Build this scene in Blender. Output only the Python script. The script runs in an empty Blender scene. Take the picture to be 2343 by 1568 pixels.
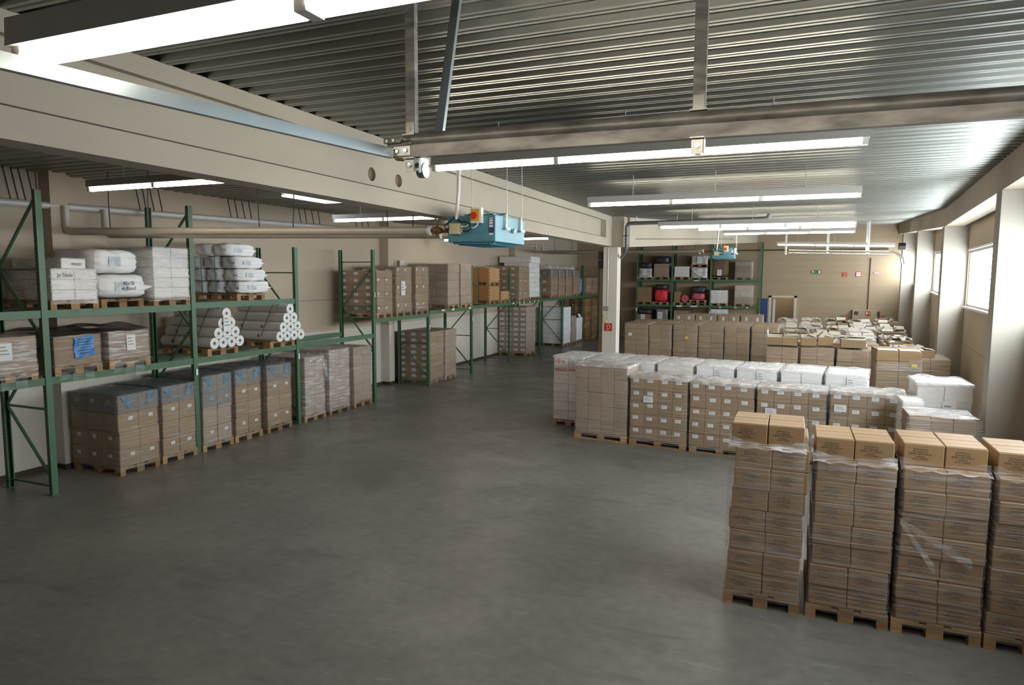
import bpy, bmesh, math, random
from mathutils import Vector, Matrix
random.seed(11)
R = math.radians
SC = bpy.context.scene
COL = SC.collection
rnd = random.uniform
ORD = ['first', 'second', 'third', 'fourth', 'fifth', 'sixth', 'seventh', 'eighth', 'ninth', 'tenth']

# ------------------------------------------------------------------ mesh helper
class MB:
    def __init__(s): s.v = []; s.f = []; s.sm = []; s.mi = []
    def add(s, vs, fs, m=0, smooth=False):
        b = len(s.v); s.v += [tuple(p) for p in vs]
        for f in fs: s.f.append([b + i for i in f]); s.sm.append(smooth); s.mi.append(m)
        return s
    def box(s, x0, x1, y0, y1, z0, z1, m=0):
        vs = [(x, y, z) for z in (z0, z1) for y in (y0, y1) for x in (x0, x1)]
        return s.add(vs, [(0, 2, 3, 1), (4, 5, 7, 6), (0, 1, 5, 4), (2, 6, 7, 3), (0, 4, 6, 2), (1, 3, 7, 5)], m)
    def bar(s, a, b, w, h, m=0, up=(0, 0, 1)):
        a = Vector(a); b = Vector(b); d = (b - a).normalized(); up = Vector(up)
        if abs(d.dot(up)) > .98: up = Vector((0, 1, 0))
        x = d.cross(up).normalized() * (w / 2); y = x.cross(d).normalized() * (h / 2)
        vs = [p + i * x + j * y for p in (a, b) for (i, j) in ((-1, -1), (1, -1), (1, 1), (-1, 1))]
        return s.add(vs, [(0, 1, 2, 3), (7, 6, 5, 4), (0, 4, 5, 1), (1, 5, 6, 2), (2, 6, 7, 3), (3, 7, 4, 0)], m)
    def tube(s, pts, r, n=10, m=0, cap=True, closed=False):
        pts = [Vector(p) for p in pts]; k = len(pts); rs = r if isinstance(r, (list, tuple)) else [r] * k
        prev = None; vs = []
        for i, p in enumerate(pts):
            d = (pts[min(i + 1, k - 1)] - pts[max(i - 1, 0)]).normalized()
            if prev is None:
                prev = d.cross(Vector((0, 0, 1)) if abs(d.z) < .9 else Vector((1, 0, 0))).normalized()
            else:
                prev = (prev - d * prev.dot(d)).normalized()
            q = d.cross(prev)
            for j in range(n):
                a = 2 * math.pi * j / n
                vs.append(p + (prev * math.cos(a) + q * math.sin(a)) * rs[i])
        fs = [(i * n + j, i * n + (j + 1) % n, (i + 1) * n + (j + 1) % n, (i + 1) * n + j) for i in range(k - 1) for j in range(n)]
        s.add(vs, fs, m, True)
        if cap: s.add(vs, [tuple(range(n))[::-1], tuple(range((k - 1) * n, k * n))], m)
        return s
    def prism(s, poly, fn, lo, hi, m=0):
        n = len(poly); vs = [fn(a, b, lo) for a, b in poly] + [fn(a, b, hi) for a, b in poly]
        fs = [(i, (i + 1) % n, n + (i + 1) % n, n + i) for i in range(n)] + [tuple(range(n))[::-1], tuple(range(n, 2 * n))]
        return s.add(vs, fs, m)
    def mesh(s, name, mats):
        me = bpy.data.meshes.new(name); me.from_pydata(s.v, [], s.f)
        for m in (mats if isinstance(mats, (list, tuple)) else [mats]): me.materials.append(m)
        me.polygons.foreach_set('use_smooth', s.sm); me.polygons.foreach_set('material_index', s.mi)
        bm = bmesh.new(); bm.from_mesh(me); bmesh.ops.recalc_face_normals(bm, faces=bm.faces); bm.to_mesh(me); bm.free()
        me.update(); return me
    def build(s, name, mats, parent=None, loc=(0, 0, 0), rz=0):
        return link(name, s.mesh(name, mats), parent, loc, rz)

def link(name, me, parent=None, loc=(0, 0, 0), rz=0):
    o = bpy.data.objects.new(name, me); COL.objects.link(o)
    o.location = loc; o.rotation_euler = (0, 0, rz)
    if parent: o.parent = parent
    return o

LABELS = set()
def tag(o, label, cat, group=None):
    if label in LABELS and not group: print('DUP LABEL', label)
    if not 4 <= len(label.replace('-', ' ').split()) <= 16: print('LABEL LEN', label)
    LABELS.add(label)
    o['label'] = label; o['category'] = cat
    if group: o['group'] = group
    return o

def thing(name, label, cat, loc=(0, 0, 0), rz=0, group=None):
    return tag(link(name, None, None, loc, rz), label, cat, group)

def struct(o): o['kind'] = 'structure'; return o

# ------------------------------------------------------------------ materials
def mat(name, col, rough=.6, metal=0, spec=.5, var=0, noise=0, nscale=(8, 8, 8), bump=0, hue=None, coord='Object', emit=None):
    m = bpy.data.materials.new(name); m.use_nodes = True
    nt = m.node_tree; N = nt.nodes; L = nt.links; b = N['Principled BSDF']
    b.inputs['Base Color'].default_value = (*col, 1); b.inputs['Roughness'].default_value = rough
    b.inputs['Metallic'].default_value = metal; b.inputs['Specular IOR Level'].default_value = spec
    if emit: b.inputs['Emission Color'].default_value = (*emit[0], 1); b.inputs['Emission Strength'].default_value = emit[1]
    out = None
    if noise or bump:
        tc = N.new('ShaderNodeTexCoord'); mp = N.new('ShaderNodeMapping'); mp.inputs['Scale'].default_value = nscale
        nz = N.new('ShaderNodeTexNoise'); nz.inputs['Scale'].default_value = 1; nz.inputs['Detail'].default_value = 5
        L.new(tc.outputs[coord], mp.inputs[0]); L.new(mp.outputs[0], nz.inputs['Vector'])
    if noise:
        r = N.new('ShaderNodeValToRGB'); lo = [c * (1 - noise) for c in col]; hi = [min(1, c * (1 + noise)) for c in (hue or col)]
        r.color_ramp.elements[0].position = .3; r.color_ramp.elements[1].position = .7
        r.color_ramp.elements[0].color = (*lo, 1); r.color_ramp.elements[1].color = (*hi, 1)
        L.new(nz.outputs['Fac'], r.inputs[0]); out = r.outputs[0]
    if var:
        oi = N.new('ShaderNodeObjectInfo'); mr = N.new('ShaderNodeMapRange')
        mr.inputs['To Min'].default_value = 1 - var; mr.inputs['To Max'].default_value = 1 + var
        L.new(oi.outputs['Random'], mr.inputs[0])
        hs = N.new('ShaderNodeHueSaturation'); hs.inputs['Color'].default_value = (*col, 1)
        if out: L.new(out, hs.inputs['Color'])
        L.new(mr.outputs[0], hs.inputs['Value']); out = hs.outputs[0]
    if out: L.new(out, b.inputs['Base Color'])
    if bump:
        bp = N.new('ShaderNodeBump'); bp.inputs['Strength'].default_value = bump; bp.inputs['Distance'].default_value = .02
        L.new(nz.outputs['Fac'], bp.inputs['Height']); L.new(bp.outputs[0], b.inputs['Normal'])
    return m

def film_mat(name, col, base, amp, scale=(1.5, 1.5, 55), rough=.22, lo=.5, hi=.72):
    """clear plastic: mostly see-through, slightly milky; white noise streaks imitate lamp reflections"""
    m = bpy.data.materials.new(name); m.use_nodes = True
    nt = m.node_tree; N = nt.nodes; L = nt.links; b = N['Principled BSDF']; out = N['Material Output']
    b.inputs['Base Color'].default_value = (*col, 1); b.inputs['Roughness'].default_value = rough; b.inputs['Specular IOR Level'].default_value = .75
    tc = N.new('ShaderNodeTexCoord'); mp = N.new('ShaderNodeMapping'); mp.inputs['Scale'].default_value = scale
    nz = N.new('ShaderNodeTexNoise'); nz.inputs['Scale'].default_value = 1; nz.inputs['Detail'].default_value = 3; nz.inputs['Distortion'].default_value = .6
    oi = N.new('ShaderNodeObjectInfo'); ad = N.new('ShaderNodeVectorMath'); ml = N.new('ShaderNodeMath'); ml.operation = 'MULTIPLY'; ml.inputs[1].default_value = 40
    L.new(oi.outputs['Random'], ml.inputs[0]); L.new(tc.outputs['Object'], mp.inputs[0]); L.new(mp.outputs[0], ad.inputs[0]); L.new(ml.outputs[0], ad.inputs[1])
    L.new(ad.outputs[0], nz.inputs['Vector'])
    mr = N.new('ShaderNodeMapRange'); mr.inputs['From Min'].default_value = lo; mr.inputs['From Max'].default_value = hi
    mr.inputs['To Min'].default_value = base; mr.inputs['To Max'].default_value = base + amp
    L.new(nz.outputs['Fac'], mr.inputs[0])
    bp = N.new('ShaderNodeBump'); bp.inputs['Strength'].default_value = .45; bp.inputs['Distance'].default_value = .03
    L.new(nz.outputs['Fac'], bp.inputs['Height']); L.new(bp.outputs[0], b.inputs['Normal'])
    tr = N.new('ShaderNodeBsdfTransparent'); mx = N.new('ShaderNodeMixShader')
    L.new(mr.outputs[0], mx.inputs[0]); L.new(tr.outputs[0], mx.inputs[1]); L.new(b.outputs[0], mx.inputs[2]); L.new(mx.outputs[0], out.inputs[0])
    return m

def emis(name, col, s):
    m = bpy.data.materials.new(name); m.use_nodes = True; N = m.node_tree.nodes; N.clear()
    e = N.new('ShaderNodeEmission'); o = N.new('ShaderNodeOutputMaterial'); e.inputs[0].default_value = (*col, 1); e.inputs[1].default_value = s
    m.node_tree.links.new(e.outputs[0], o.inputs[0]); return m

M = {}
M['brown'] = mat('brown_cardboard', (.30, .195, .10), .75, var=.10, noise=.07, nscale=(3, 3, 14))
M['tan'] = mat('tan_cardboard', (.31, .19, .095), .46, var=.07, noise=.06, nscale=(3, 3, 14))
M['pink'] = mat('greyish_cardboard', (.35, .26, .18), .75, var=.08, noise=.06, nscale=(3, 3, 14))
M['rust'] = mat('red_brown_cardboard', (.33, .17, .09), .75, var=.06, noise=.08)
M['white'] = mat('white_cardboard', (.80, .77, .74), .6, var=.05, noise=.03)
M['whitebright'] = mat('bright_white_cardboard', (.86, .86, .87), .55, var=.03)
M['inside'] = mat('carton_inside', (.50, .44, .36), .75, var=.06)
M['wood'] = mat('pallet_wood', (.31, .185, .085), .8, var=.28, noise=.3, nscale=(2, 14, 14), hue=(.36, .22, .105))
M['crate'] = mat('orange_wood', (.30, .135, .045), .7, var=.06, noise=.18, nscale=(2, 9, 20))
M['crateend'] = mat('pale_end_grain', (.60, .38, .19), .75, var=.1, noise=.25, nscale=(30, 30, 30))
M['green'] = mat('green_rack_paint', (.066, .150, .076), .42, noise=.12, nscale=(4, 4, 2))
M['greend'] = mat('rack_slot_dark', (.012, .03, .014), .6)
M['beam'] = mat('beam_paint', (.45, .39, .305), .7, noise=.05, nscale=(.8, .8, 2), bump=.06)
M['column'] = mat('column_paint', (.40, .365, .31), .7, noise=.05, nscale=(.8, .8, 1))
M['wall'] = mat('wall_paint', (.52, .43, .325), .75, noise=.05, nscale=(.6, .6, 1.2))
M['wallwhite'] = mat('lower_wall_paint', (.66, .61, .53), .72, noise=.04, nscale=(.5, .5, 1))
M['wallfar'] = mat('far_wall_paint', (.40, .305, .20), .8, noise=.06, nscale=(.15, .15, 4))
M['line'] = mat('dark_joint', (.07, .055, .04), .8)
M['holeshade'] = mat('brown_hole_shade', (.20, .15, .095), .8)  # dark brown paints the shade at the bottom of the beam holes
M['skirt'] = mat('skirting', (.05, .035, .03), .7)
M['galv'] = mat('galvanised_steel', (.50, .49, .46), .34, .92, noise=.18, nscale=(9, 9, 9))
M['galvb'] = mat('bluish_galvanised_steel', (.46, .53, .56), .30, .92, noise=.12, nscale=(3, 3, 3))
M['grime'] = mat('stained_steel', (.30, .285, .26), .42, .35, noise=.45, nscale=(5, 14, 18))
M['bolt'] = mat('bolt_steel', (.75, .74, .70), .22, 1)
M['black'] = mat('black_rubber', (.014, .014, .014), .5)
M['pipe'] = mat('pipe_lagging', (.50, .45, .37), .38, .1, noise=.06)
M['pipew'] = mat('pale_pipe', (.60, .59, .57), .4, .1, noise=.04)
M['drain'] = mat('grey_drain_plastic', (.12, .135, .135), .4)
M['lampw'] = mat('lamp_enamel', (.80, .78, .74), .4)
M['housing'] = mat('lamp_housing_grey', (.46, .44, .40), .45)
M['blue'] = mat('heater_blue', (.10, .28, .36), .42, .1, noise=.08, nscale=(2, 2, 2))
M['bluel'] = mat('heater_blue_side', (.10, .28, .36), .42, .1, noise=.08, nscale=(2, 2, 2))
M['cream'] = mat('cream_plastic', (.62, .53, .34), .5)
M['yellow'] = mat('yellow_plastic', (.75, .42, .05), .5)
M['red'] = mat('red_plastic', (.62, .03, .02), .4)
M['signred'] = mat('sign_red', (.50, .03, .02), .5)
M['signgreen'] = mat('sign_green', (.01, .12, .04), .5)
M['signwhite'] = mat('sign_white', (.75, .72, .66), .5)
M['hose'] = mat('hose_symbol', (.78, .60, .35), .5)
M['purple'] = mat('rating_plate', (.05, .05, .16), .5)
M['bdoor'] = mat('blue_door_paint', (.015, .05, .20), .45)
M['cab'] = mat('cabinet_paint', (.45, .37, .25), .6)
M['brass'] = mat('rusty_brass', (.25, .13, .05), .6, .5, noise=.4, nscale=(40, 40, 40))
M['print'] = mat('carton_print', (.055, .045, .035), .7)
M['redink'] = mat('red_marker', (.65, .05, .03), .6)
M['ink'] = mat('dark_marker', (.05, .05, .06), .6)
M['paper'] = mat('paper_label', (.78, .78, .78), .6, var=.04, noise=.06, nscale=(60, 60, 90))
M['yellowtag'] = mat('yellow_sticker', (.75, .55, .05), .6)
M['bluesheet'] = mat('blue_plastic_sheet', (.035, .22, .55), .35, noise=.35, nscale=(14, 14, 14), bump=.5)
M['bluefold'] = mat('blue_film_fold', (.10, .22, .33), .35, noise=.4, nscale=(9, 9, 9), bump=.5)
M['shadesheet'] = mat('blue_shade_sheet', (.035, .05, .065), .35, noise=.3, nscale=(5, 5, 5), bump=.4)  # dark blue tone stands in for shade on top of the hooded loads
M['redbag'] = mat('red_wrapping', (.80, .03, .05), .4, noise=.1, bump=.4, nscale=(6, 6, 6))
M['pinkbag'] = mat('pink_wrapping', (.58, .10, .14), .4, noise=.15, bump=.4, nscale=(6, 6, 6))
M['blackbag'] = mat('black_plastic', (.035, .037, .043), .3, noise=.3, bump=.9, nscale=(5, 5, 9))
M['strap'] = mat('green_strap', (.02, .16, .10), .5)
M['strapb'] = mat('black_strap', (.02, .02, .02), .5)
M['roll'] = mat('plastic_film_roll', (.66, .63, .60), .3, noise=.06, nscale=(40, 2, 2))
M['rollend'] = mat('roll_end', (.82, .83, .84), .25, noise=.05, nscale=(30, 30, 30), bump=.4)
M['core'] = mat('cardboard_core', (.16, .10, .055), .8)
M['sack'] = mat('woven_sack', (.80, .78, .765), .55, noise=.14, nscale=(2.2, 2.2, 2.2), hue=(.82, .82, .83), bump=.6)
M['sackblue'] = mat('faded_blue_print', (.58, .63, .67), .6, noise=.2, nscale=(9, 9, 9))
M['tube'] = emis('fluorescent_tube', (1.0, .90, .74), 17)
M['tubenear'] = emis('dim_fluorescent_tube', (1.0, .91, .76), 8)
M['day'] = emis('daylight_pane', (.86, .95, 1.0), 7)
M['sky'] = emis('skylight_pane', (.80, .88, 1.0), 2.2)
F = {
 'light': film_mat('stretch_film_thin', (.80, .80, .82), .07, .30),
 'mid': film_mat('stretch_film', (.84, .83, .84), .08, .36, lo=.52, hi=.74),
 'heavy': film_mat('stretch_film_thick', (.92, .92, .94), .15, .50, scale=(2.5, 2.5, 34), lo=.47, hi=.70),
 'top': film_mat('crumpled_film', (.90, .89, .90), .36, .45, scale=(4.5, 4.5, 6), lo=.46, hi=.68),  # raised white opacity paints in the whitish sheen of wrapped tops
 'hood': film_mat('grey_blue_hood_film', (.27, .33, .37), .30, .36, scale=(6, 6, 9), rough=.28),
 'dark': film_mat('dark_cover_film', (.07, .062, .055), .80, .15, scale=(4, 4, 5), rough=.35),  # nearly opaque dark brown film for the crumpled covers
 'grey': film_mat('smoky_film', (.30, .28, .27), .40, .35, scale=(5, 5, 9)),
}

# floor: worn grey concrete with scuffs and a joint
def floor_mat():
    m = mat('worn_floor', (.105, .102, .094), .42)
    nt = m.node_tree; N = nt.nodes; L = nt.links; b = N['Principled BSDF']
    tc = N.new('ShaderNodeTexCoord')
    def nz(sc, det, dist=0, map_=None):
        n = N.new('ShaderNodeTexNoise'); n.inputs['Scale'].default_value = sc; n.inputs['Detail'].default_value = det; n.inputs['Distortion'].default_value = dist
        if map_:
            mp = N.new('ShaderNodeMapping'); mp.inputs['Scale'].default_value = map_[0]; mp.inputs['Rotation'].default_value = (0, 0, map_[1]); L.new(tc.outputs['Object'], mp.inputs[0]); L.new(mp.outputs[0], n.inputs['Vector'])
        else: L.new(tc.outputs['Object'], n.inputs['Vector'])
        return n.outputs['Fac']
    def ramp(src, a, b_, ca, cb):
        r = N.new('ShaderNodeValToRGB'); e = r.color_ramp.elements; e[0].position = a; e[1].position = b_
        e[0].color = (*ca, 1); e[1].color = (*cb, 1); L.new(src, r.inputs[0]); return r.outputs[0]
    def mix(kind, fac, a, b_):
        x = N.new('ShaderNodeMixRGB'); x.blend_type = kind
        if isinstance(fac, float): x.inputs[0].default_value = fac
        else: L.new(fac, x.inputs[0])
        L.new(a, x.inputs[1])
        if isinstance(b_, tuple): x.inputs[2].default_value = (*b_, 1)
        else: L.new(b_, x.inputs[2])
        return x.outputs[0]
    base = ramp(nz(.55, 7, .4), .3, .72, (.150, .146, .136), (.225, .214, .196))
    fine = ramp(nz(7, 8), .3, .75, (.82, .82, .82), (1.08, 1.08, 1.08))
    c = mix('MULTIPLY', 1.0, base, fine)
    dark = ramp(nz(1, 6, 1.2, ((.8, 3.2, 1), .9)), .60, .74, (0, 0, 0), (.5, .5, .5))
    c = mix('MIX', dark, c, (.085, .082, .076))
    pale = ramp(nz(1, 7, 2.5, ((1.2, 9, 1), -.6)), .63, .70, (0, 0, 0), (.4, .4, .4))
    c = mix('MIX', pale, c, (.30, .285, .265))
    L.new(c, b.inputs['Base Color'])
    rr = ramp(nz(1.3, 6, .5), .3, .7, (.30, .30, .30), (.52, .52, .52)); L.new(rr, b.inputs['Roughness'])
    bp = N.new('ShaderNodeBump'); bp.inputs['Strength'].default_value = .05; L.new(nz(60, 3), bp.inputs['Height']); L.new(bp.outputs[0], b.inputs['Normal'])
    return m
M['floor'] = floor_mat()
M['deck'] = mat('corrugated_deck', (.27, .278, .255), .36, .9, noise=.14, nscale=(.5, 12, 12))

# ------------------------------------------------------------------ the room
ZC = 5.28
SL = .0525
def zc(y): return ZC + max(0, y - 20) * SL
def xr(y):                                        # room face of the window-side columns
    return 1.79 + .0815 * y if y < 20.07 else 3.426 + .0702 * (y - 20.07)
XB2 = lambda y: -4.62 + .1325 * (y - 20)

struct(MB().box(-12.9, 6.6, -6.3, 44, -.12, 0).build('floor', M['floor']))
j = MB()
j.prism([(-12.0, 18.94), (-5.2, 18.34), (-5.2, 18.365), (-12.0, 18.965)], lambda a, b, t: (a, b, t), .0005, .003)
struct(j.build('trim_1', mat('floor_joint', (.20, .19, .175), .7)))

def ceiling():
    mb = MB(); y = -6.2; prof = []
    pit = .25; dep = .085
    while y < 40.4:
        for dy, dz in ((0, 0), (.036, 0), (.042, .012), (.056, .012), (.062, 0), (.098, 0), (.128, dep), (.22, dep)):
            yy = y + dy; prof.append((yy, zc(yy) + dz))
        y += pit
    for i, (a, b) in enumerate(prof):
        mb.v += [(-12.6, a, b), (-5.12, a, b), (6.4, a, b)]
        if i:
            q = 3 * i
            for k in (0, 1): mb.f.append([q + k, q + k + 1, q + k - 2, q + k - 3]); mb.sm.append(False); mb.mi.append(0)
    struct(mb.build('ceiling', M['deck']))
    MB().box(-12.9, 6.6, -6.3, 20, ZC + .11, ZC + .2).build('roof_slab', M['line'])['kind'] = 'structure'
    MB().prism([(20, ZC + .11), (44, ZC + .11 + 24 * SL), (44, ZC + .2 + 24 * SL), (20, ZC + .2)], lambda a, b, t: (t, a, b), -12.9, 6.6).build('roof_slab', M['line'])['kind'] = 'structure'
ceiling()

# left wall, with pilasters and skirting
w = MB(); w.box(-12.6, -12.3, -6.3, 40.3, 1.95, 7.0); w.box(-12.6, -12.3, -6.3, 40.3, 0, 1.95, 1)
w.box(-12.3, -12.297, -6, 40, 2.828, 2.838, 2)
for y in (7.96, 18.62, 29.3): w.box(-12.3, -12.296, y - .03, y - .015, 0, ZC + .2, 2)
struct(w.build('wall_left', [M['wall'], M['wallwhite'], M['line']]))
for i, y in enumerate((7.98, 18.64, 29.3)):
    p = MB(); p.box(-12.3, -12.02, y, y + .31, 1.95, zc(y) + .08); p.box(-12.3, -12.02, y, y + .31, 0, 1.95, 1)
    struct(p.build('wall_pillar', [M['wall'], M['wallwhite']]))
s = MB(); s.box(-12.3, -12.285, -6, 40, 0, .095)
for y in (7.98, 18.64, 29.3): s.box(-12.02, -12.008, y - .012, y + .322, 0, .095); s.box(-12.3, -12.02, y - .012, y, 0, .095)
struct(s.build('baseboard_left', M['skirt']))
# back wall behind the camera
struct(MB().box(-12.6, 6.6, -6.5, -6.2, 0, 5.5).build('wall_back', M['wall']))
# far wall with a doorway, and the corridor seen through it
w = MB(); ZT = 7.2
w.box(-12.6, -1.12, 40, 40.25, 0, ZT); w.box(.02, 6.6, 40, 40.25, 0, ZT); w.box(-1.12, .02, 40, 40.25, 2.48, ZT)
for z in [.35 * k for k in range(1, 18)]: w.box(-1.6 if z < 2.5 else -8.2, 4.8, 39.996, 40, z, z + .006, 1) if z > 2.55 else None
struct(w.build('wall_far', [M['wallfar'], mat('faint_joint', (.34, .255, .165), .8)]))
w = MB(); w.box(-2.2, 1.2, 42.6, 42.8, 0, 2.9); w.box(-2.3, -2.2, 40.25, 42.8, 0, 2.9); w.box(1.2, 1.3, 40.25, 42.8, 0, 2.9); w.box(-2.3, 1.3, 40.25, 42.8, 2.8, 2.9)
struct(w.build('wall_corridor', M['wallfar']))
f = MB()
f.box(-1.26, -1.12, 39.93, 40.25, 0, 2.58); f.box(.02, .16, 39.93, 40.25, 0, 2.58); f.box(-1.26, .16, 39.93, 40.25, 2.48, 2.58)
struct(f.build('door_1', mat('door_frame', (.62, .55, .44), .6)))
MB().box(-1.06, -.94, 40.3, 41.2, 0, 2.44).build('door_leaf', M['signwhite'], bpy.data.objects['door_1'])
d = MB(); d.box(-1.70, -1.32, 39.95, 40.0, 0, 2.42); struct(d.build('door_2', M['bdoor']))
MB().box(-1.76, -1.70, 39.94, 40.0, 0, 2.47).box(-1.32, -1.27, 39.94, 40.0, 0, 2.47).box(-1.76, -1.27, 39.94, 40.0, 2.42, 2.48).build('door_frame', M['wallfar'], bpy.data.objects['door_2'])
o = thing('corridor_lamp', 'small strip lamp glowing in the doorway of the far wall', 'lamp', (-.55, 41.6, 2.79))
MB().box(-.40, .40, -.05, .05, -.1, 0).build('lamp_housing', M['lampw'], o)
for k in (-1, 1): MB().tube([(k * .2 - .18, 0, -.13), (k * .2 + .18, 0, -.13)], .028, 8).build('tube', M['tube'], o)

# window-side wall: columns, edge beam, panels and windows
def seg(mb, y0, y1, dx0, dx1, z0, z1, m=0, zs=False):
    """slab along the slanted window wall; z may ride on the roof slope"""
    vs = []
    for y in (y0, y1):
        a = z0(y) if callable(z0) else z0; b = z1(y) if callable(z1) else z1
        x = xr(y); vs += [(x + dx0, y, a), (x + dx1, y, a), (x + dx1, y, b), (x + dx0, y, b)]
    mb.add(vs, [(3, 2, 1, 0), (4, 5, 6, 7), (0, 1, 5, 4), (1, 2, 6, 5), (2, 3, 7, 6), (3, 0, 4, 7)], m)
zb = lambda y: 4.83 + max(0, y - 20.07) * .0495
zsill = lambda y: 2.85 if y < 20 else 2.85 + (y - 20) * .03
zhead = lambda y: 4.22 if y < 20 else 4.22 + (y - 20) * .03
ycols = [4.3, 12.2, 20.07, 28.0, 36.0]
eb = MB(); edges = [-6.2] + ycols + [40.0]
for a, b in zip(edges[:-1], edges[1:]): seg(eb, a + .004, b, 0, .42, zb, lambda y: zc(y) + .09)
struct(eb.build('edge_beam', M['beam']))
for y in ycols:
    c = MB(); x = xr(y); c.box(x, x + .56, y, y + .3, 0, zb(y) - .004)
    struct(c.build('wall_column', M['column']))
pn = MB()
for a, b in zip(edges[:-1], edges[1:]):
    a2 = a + .3 if a > 0 else a
    seg(pn, a2, b, .54, .8, 0, zsill); seg(pn, a2, b, .54, .8, zhead, lambda y: zc(y) + .1)
    seg(pn, a2, a2 + .12, .54, .8, zsill, zhead); seg(pn, b - .12, b, .54, .8, zsill, zhead)
    for z in (1.0, 1.9): seg(pn, a2, b, .536, .54, z, z + .012, 1)
struct(pn.build('wall_right', [M['wall'], mat('panel_joint', (.34, .27, .19), .8)]))
def pane_mat():
    m = emis('lit_window_glass', (.86, .94, 1), 7); N = m.node_tree.nodes; L = m.node_tree.links; e = [n for n in N if n.type == 'EMISSION'][0]
    tc = N.new('ShaderNodeTexCoord'); wv = N.new('ShaderNodeTexWave'); wv.bands_direction = 'Y'; wv.inputs['Scale'].default_value = 1.1; L.new(tc.outputs['Object'], wv.inputs[0])
    r = N.new('ShaderNodeValToRGB'); r.color_ramp.elements[0].color = (.72, .84, .92, 1); r.color_ramp.elements[1].color = (.95, 1, 1, 1); L.new(wv.outputs['Fac'], r.inputs[0]); L.new(r.outputs[0], e.inputs[0])
    return m
M['pane'] = pane_mat()
wi = 1
for a, b in zip(edges[1:-1], edges[2:]):
    y0, y1 = a + .42, b - .12
    wn = MB(); zl = lambda y: zsill(y) + .05; zt = lambda y: zhead(y) - .06
    seg(wn, y0, y1, .57, .63, zsill, zl); seg(wn, y0, y1, .57, .63, zt, zhead)
    seg(wn, y0, y0 + .05, .57, .63, zl, zt); seg(wn, y1 - .05, y1, .57, .63, zl, zt)
    wo = struct(wn.build('window_%d' % wi, mat('window_frame', (.30, .29, .26), .5, .3))); wi += 1
    q = MB(); seg(q, y0 + .05, y1 - .05, .595, .605, zl, zt); q.build('pane', M['pane'], wo)
    q = MB(); seg(q, y0 - .02, y1 + .02, .48, .57, lambda y: zsill(y) - .05, zsill); q.build('window_sill', M['lampw'], wo)
    q = MB(); seg(q, y0 - .02, y1 + .02, .52, .57, zhead, lambda y: zhead(y) + .04); q.build('window_trim', M['lampw'], wo)

# the big beam down the middle, column and second beam
def main_beam():
    mb = MB(); XF = -5.0
    bulb = [(XF, 4.42), (XF, 4.645), (XF - .13, 4.665), (XF - .265, 4.665), (XF - .29, 4.645), (XF - .29, 4.42)]
    mb.prism(bulb, lambda a, b, t: (a, t, b), -6.2, 19.0)
    mb.prism([(XF + .005, 5.125), (XF + .005, ZC + .005), (XF - .32, ZC + .005), (XF - .32, 5.15), (XF - .15, 5.15)], lambda a, b, t: (a, t, b), -6.2, 19.0)
    mb.box(XF - .30, XF, 19.0, 19.72, 4.42, ZC + .005)
    xw = XF - .15
    def web(y0, y1): mb.box(xw - .1, xw, y0, y1, 4.66, 5.16)
    holes = [7.62, 8.27]; rr = .088; zz = 4.83
    web(-6.2, holes[0] - .2); web(holes[0] + .2, holes[1] - .2); web(holes[1] + .2, 19.0)
    for yc in holes:
        angs = sorted([2 * math.pi * k / 24 + .01 for k in range(24)] + [math.atan2(t, u) % (2 * math.pi) for t in (.33, -.17) for u in (.2, -.2)])
        n = len(angs); ring = []; sq = []
        for a in angs:
            c, s_ = math.cos(a), math.sin(a)
            ring.append((xw, yc + rr * c, zz + rr * s_))
            t = min(.2 / abs(c) if abs(c) > 1e-6 else 9, (.33 if s_ > 0 else .17) / abs(s_) if abs(s_) > 1e-6 else 9); sq.append((xw, yc + t * c, zz + t * s_))
        deep = [(xw - .05, p[1], p[2]) for p in ring]
        mb.add(ring + sq + deep, [(k, (k + 1) % n, n + (k + 1) % n, n + k) for k in range(n)] + [(k, (k + 1) % n, 2 * n + (k + 1) % n, 2 * n + k) for k in range(n)] + [tuple(range(2 * n, 3 * n))])
    o = struct(mb.build('main_beam', M['beam']))
    for yc in holes: MB().tube([(xw - .049, yc, zz), (xw - .045, yc, zz)], rr * .995, 24).build('hole_shade', M['holeshade'], o)
    MB().box(XF - .004, XF + .0015, -6.2, 18.96, 4.643, 4.655).build('beam_groove', M['line'], o)
main_beam()
c = MB(); c.box(-5.25, -4.83, 19.70, 20.12, 0, 4.405); struct(c.build('central_column', M['wallwhite']))
c = MB(); c.box(-5.42, -5.262, 19.95, 20.2, 0, 4.6); struct(c.build('side_pillar', M['wallfar']))
c = MB(); c.box(-5.0, -4.66, 19.735, 20.18, 4.41, ZC + .03); struct(c.build('bearing_beam', M['beam']))
def beam2():
    mb = MB(); y0, y1 = 20.2, 39.98
    def sec(y):
        x = XB2(y); a = 4.41 + .0535 * (y - 20); return [(x, y, a), (x, y, zc(y) + .01), (x - .3, y, zc(y) + .01), (x - .3, y, a)]
    mb.add(sec(y0) + sec(y1), [(3, 2, 1, 0), (4, 5, 6, 7), (0, 1, 5, 4), (1, 2, 6, 5), (2, 3, 7, 6), (3, 0, 4, 7)])
    o = struct(mb.build('second_beam', M['beam']))
    g = MB(); a = lambda y: 4.675 + .0515 * (y - 20.5)
    g.bar((XB2(20.7) + .002, 20.7, a(20.7)), (XB2(34) + .002, 34, a(34)), .006, .022); g.build('beam_groove', M['line'], o)
beam2()
o = MB().box(-10.45, -9.95, 12.0, 13.5, ZC - .045, ZC - .004).build('window_8', M['sky']); struct(o)
# joint strip of the far wall near the window side
struct(MB().box(-8.3, 4.4, 39.95, 40, 5.02, 5.09).build('trim_2', M['line']))

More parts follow.
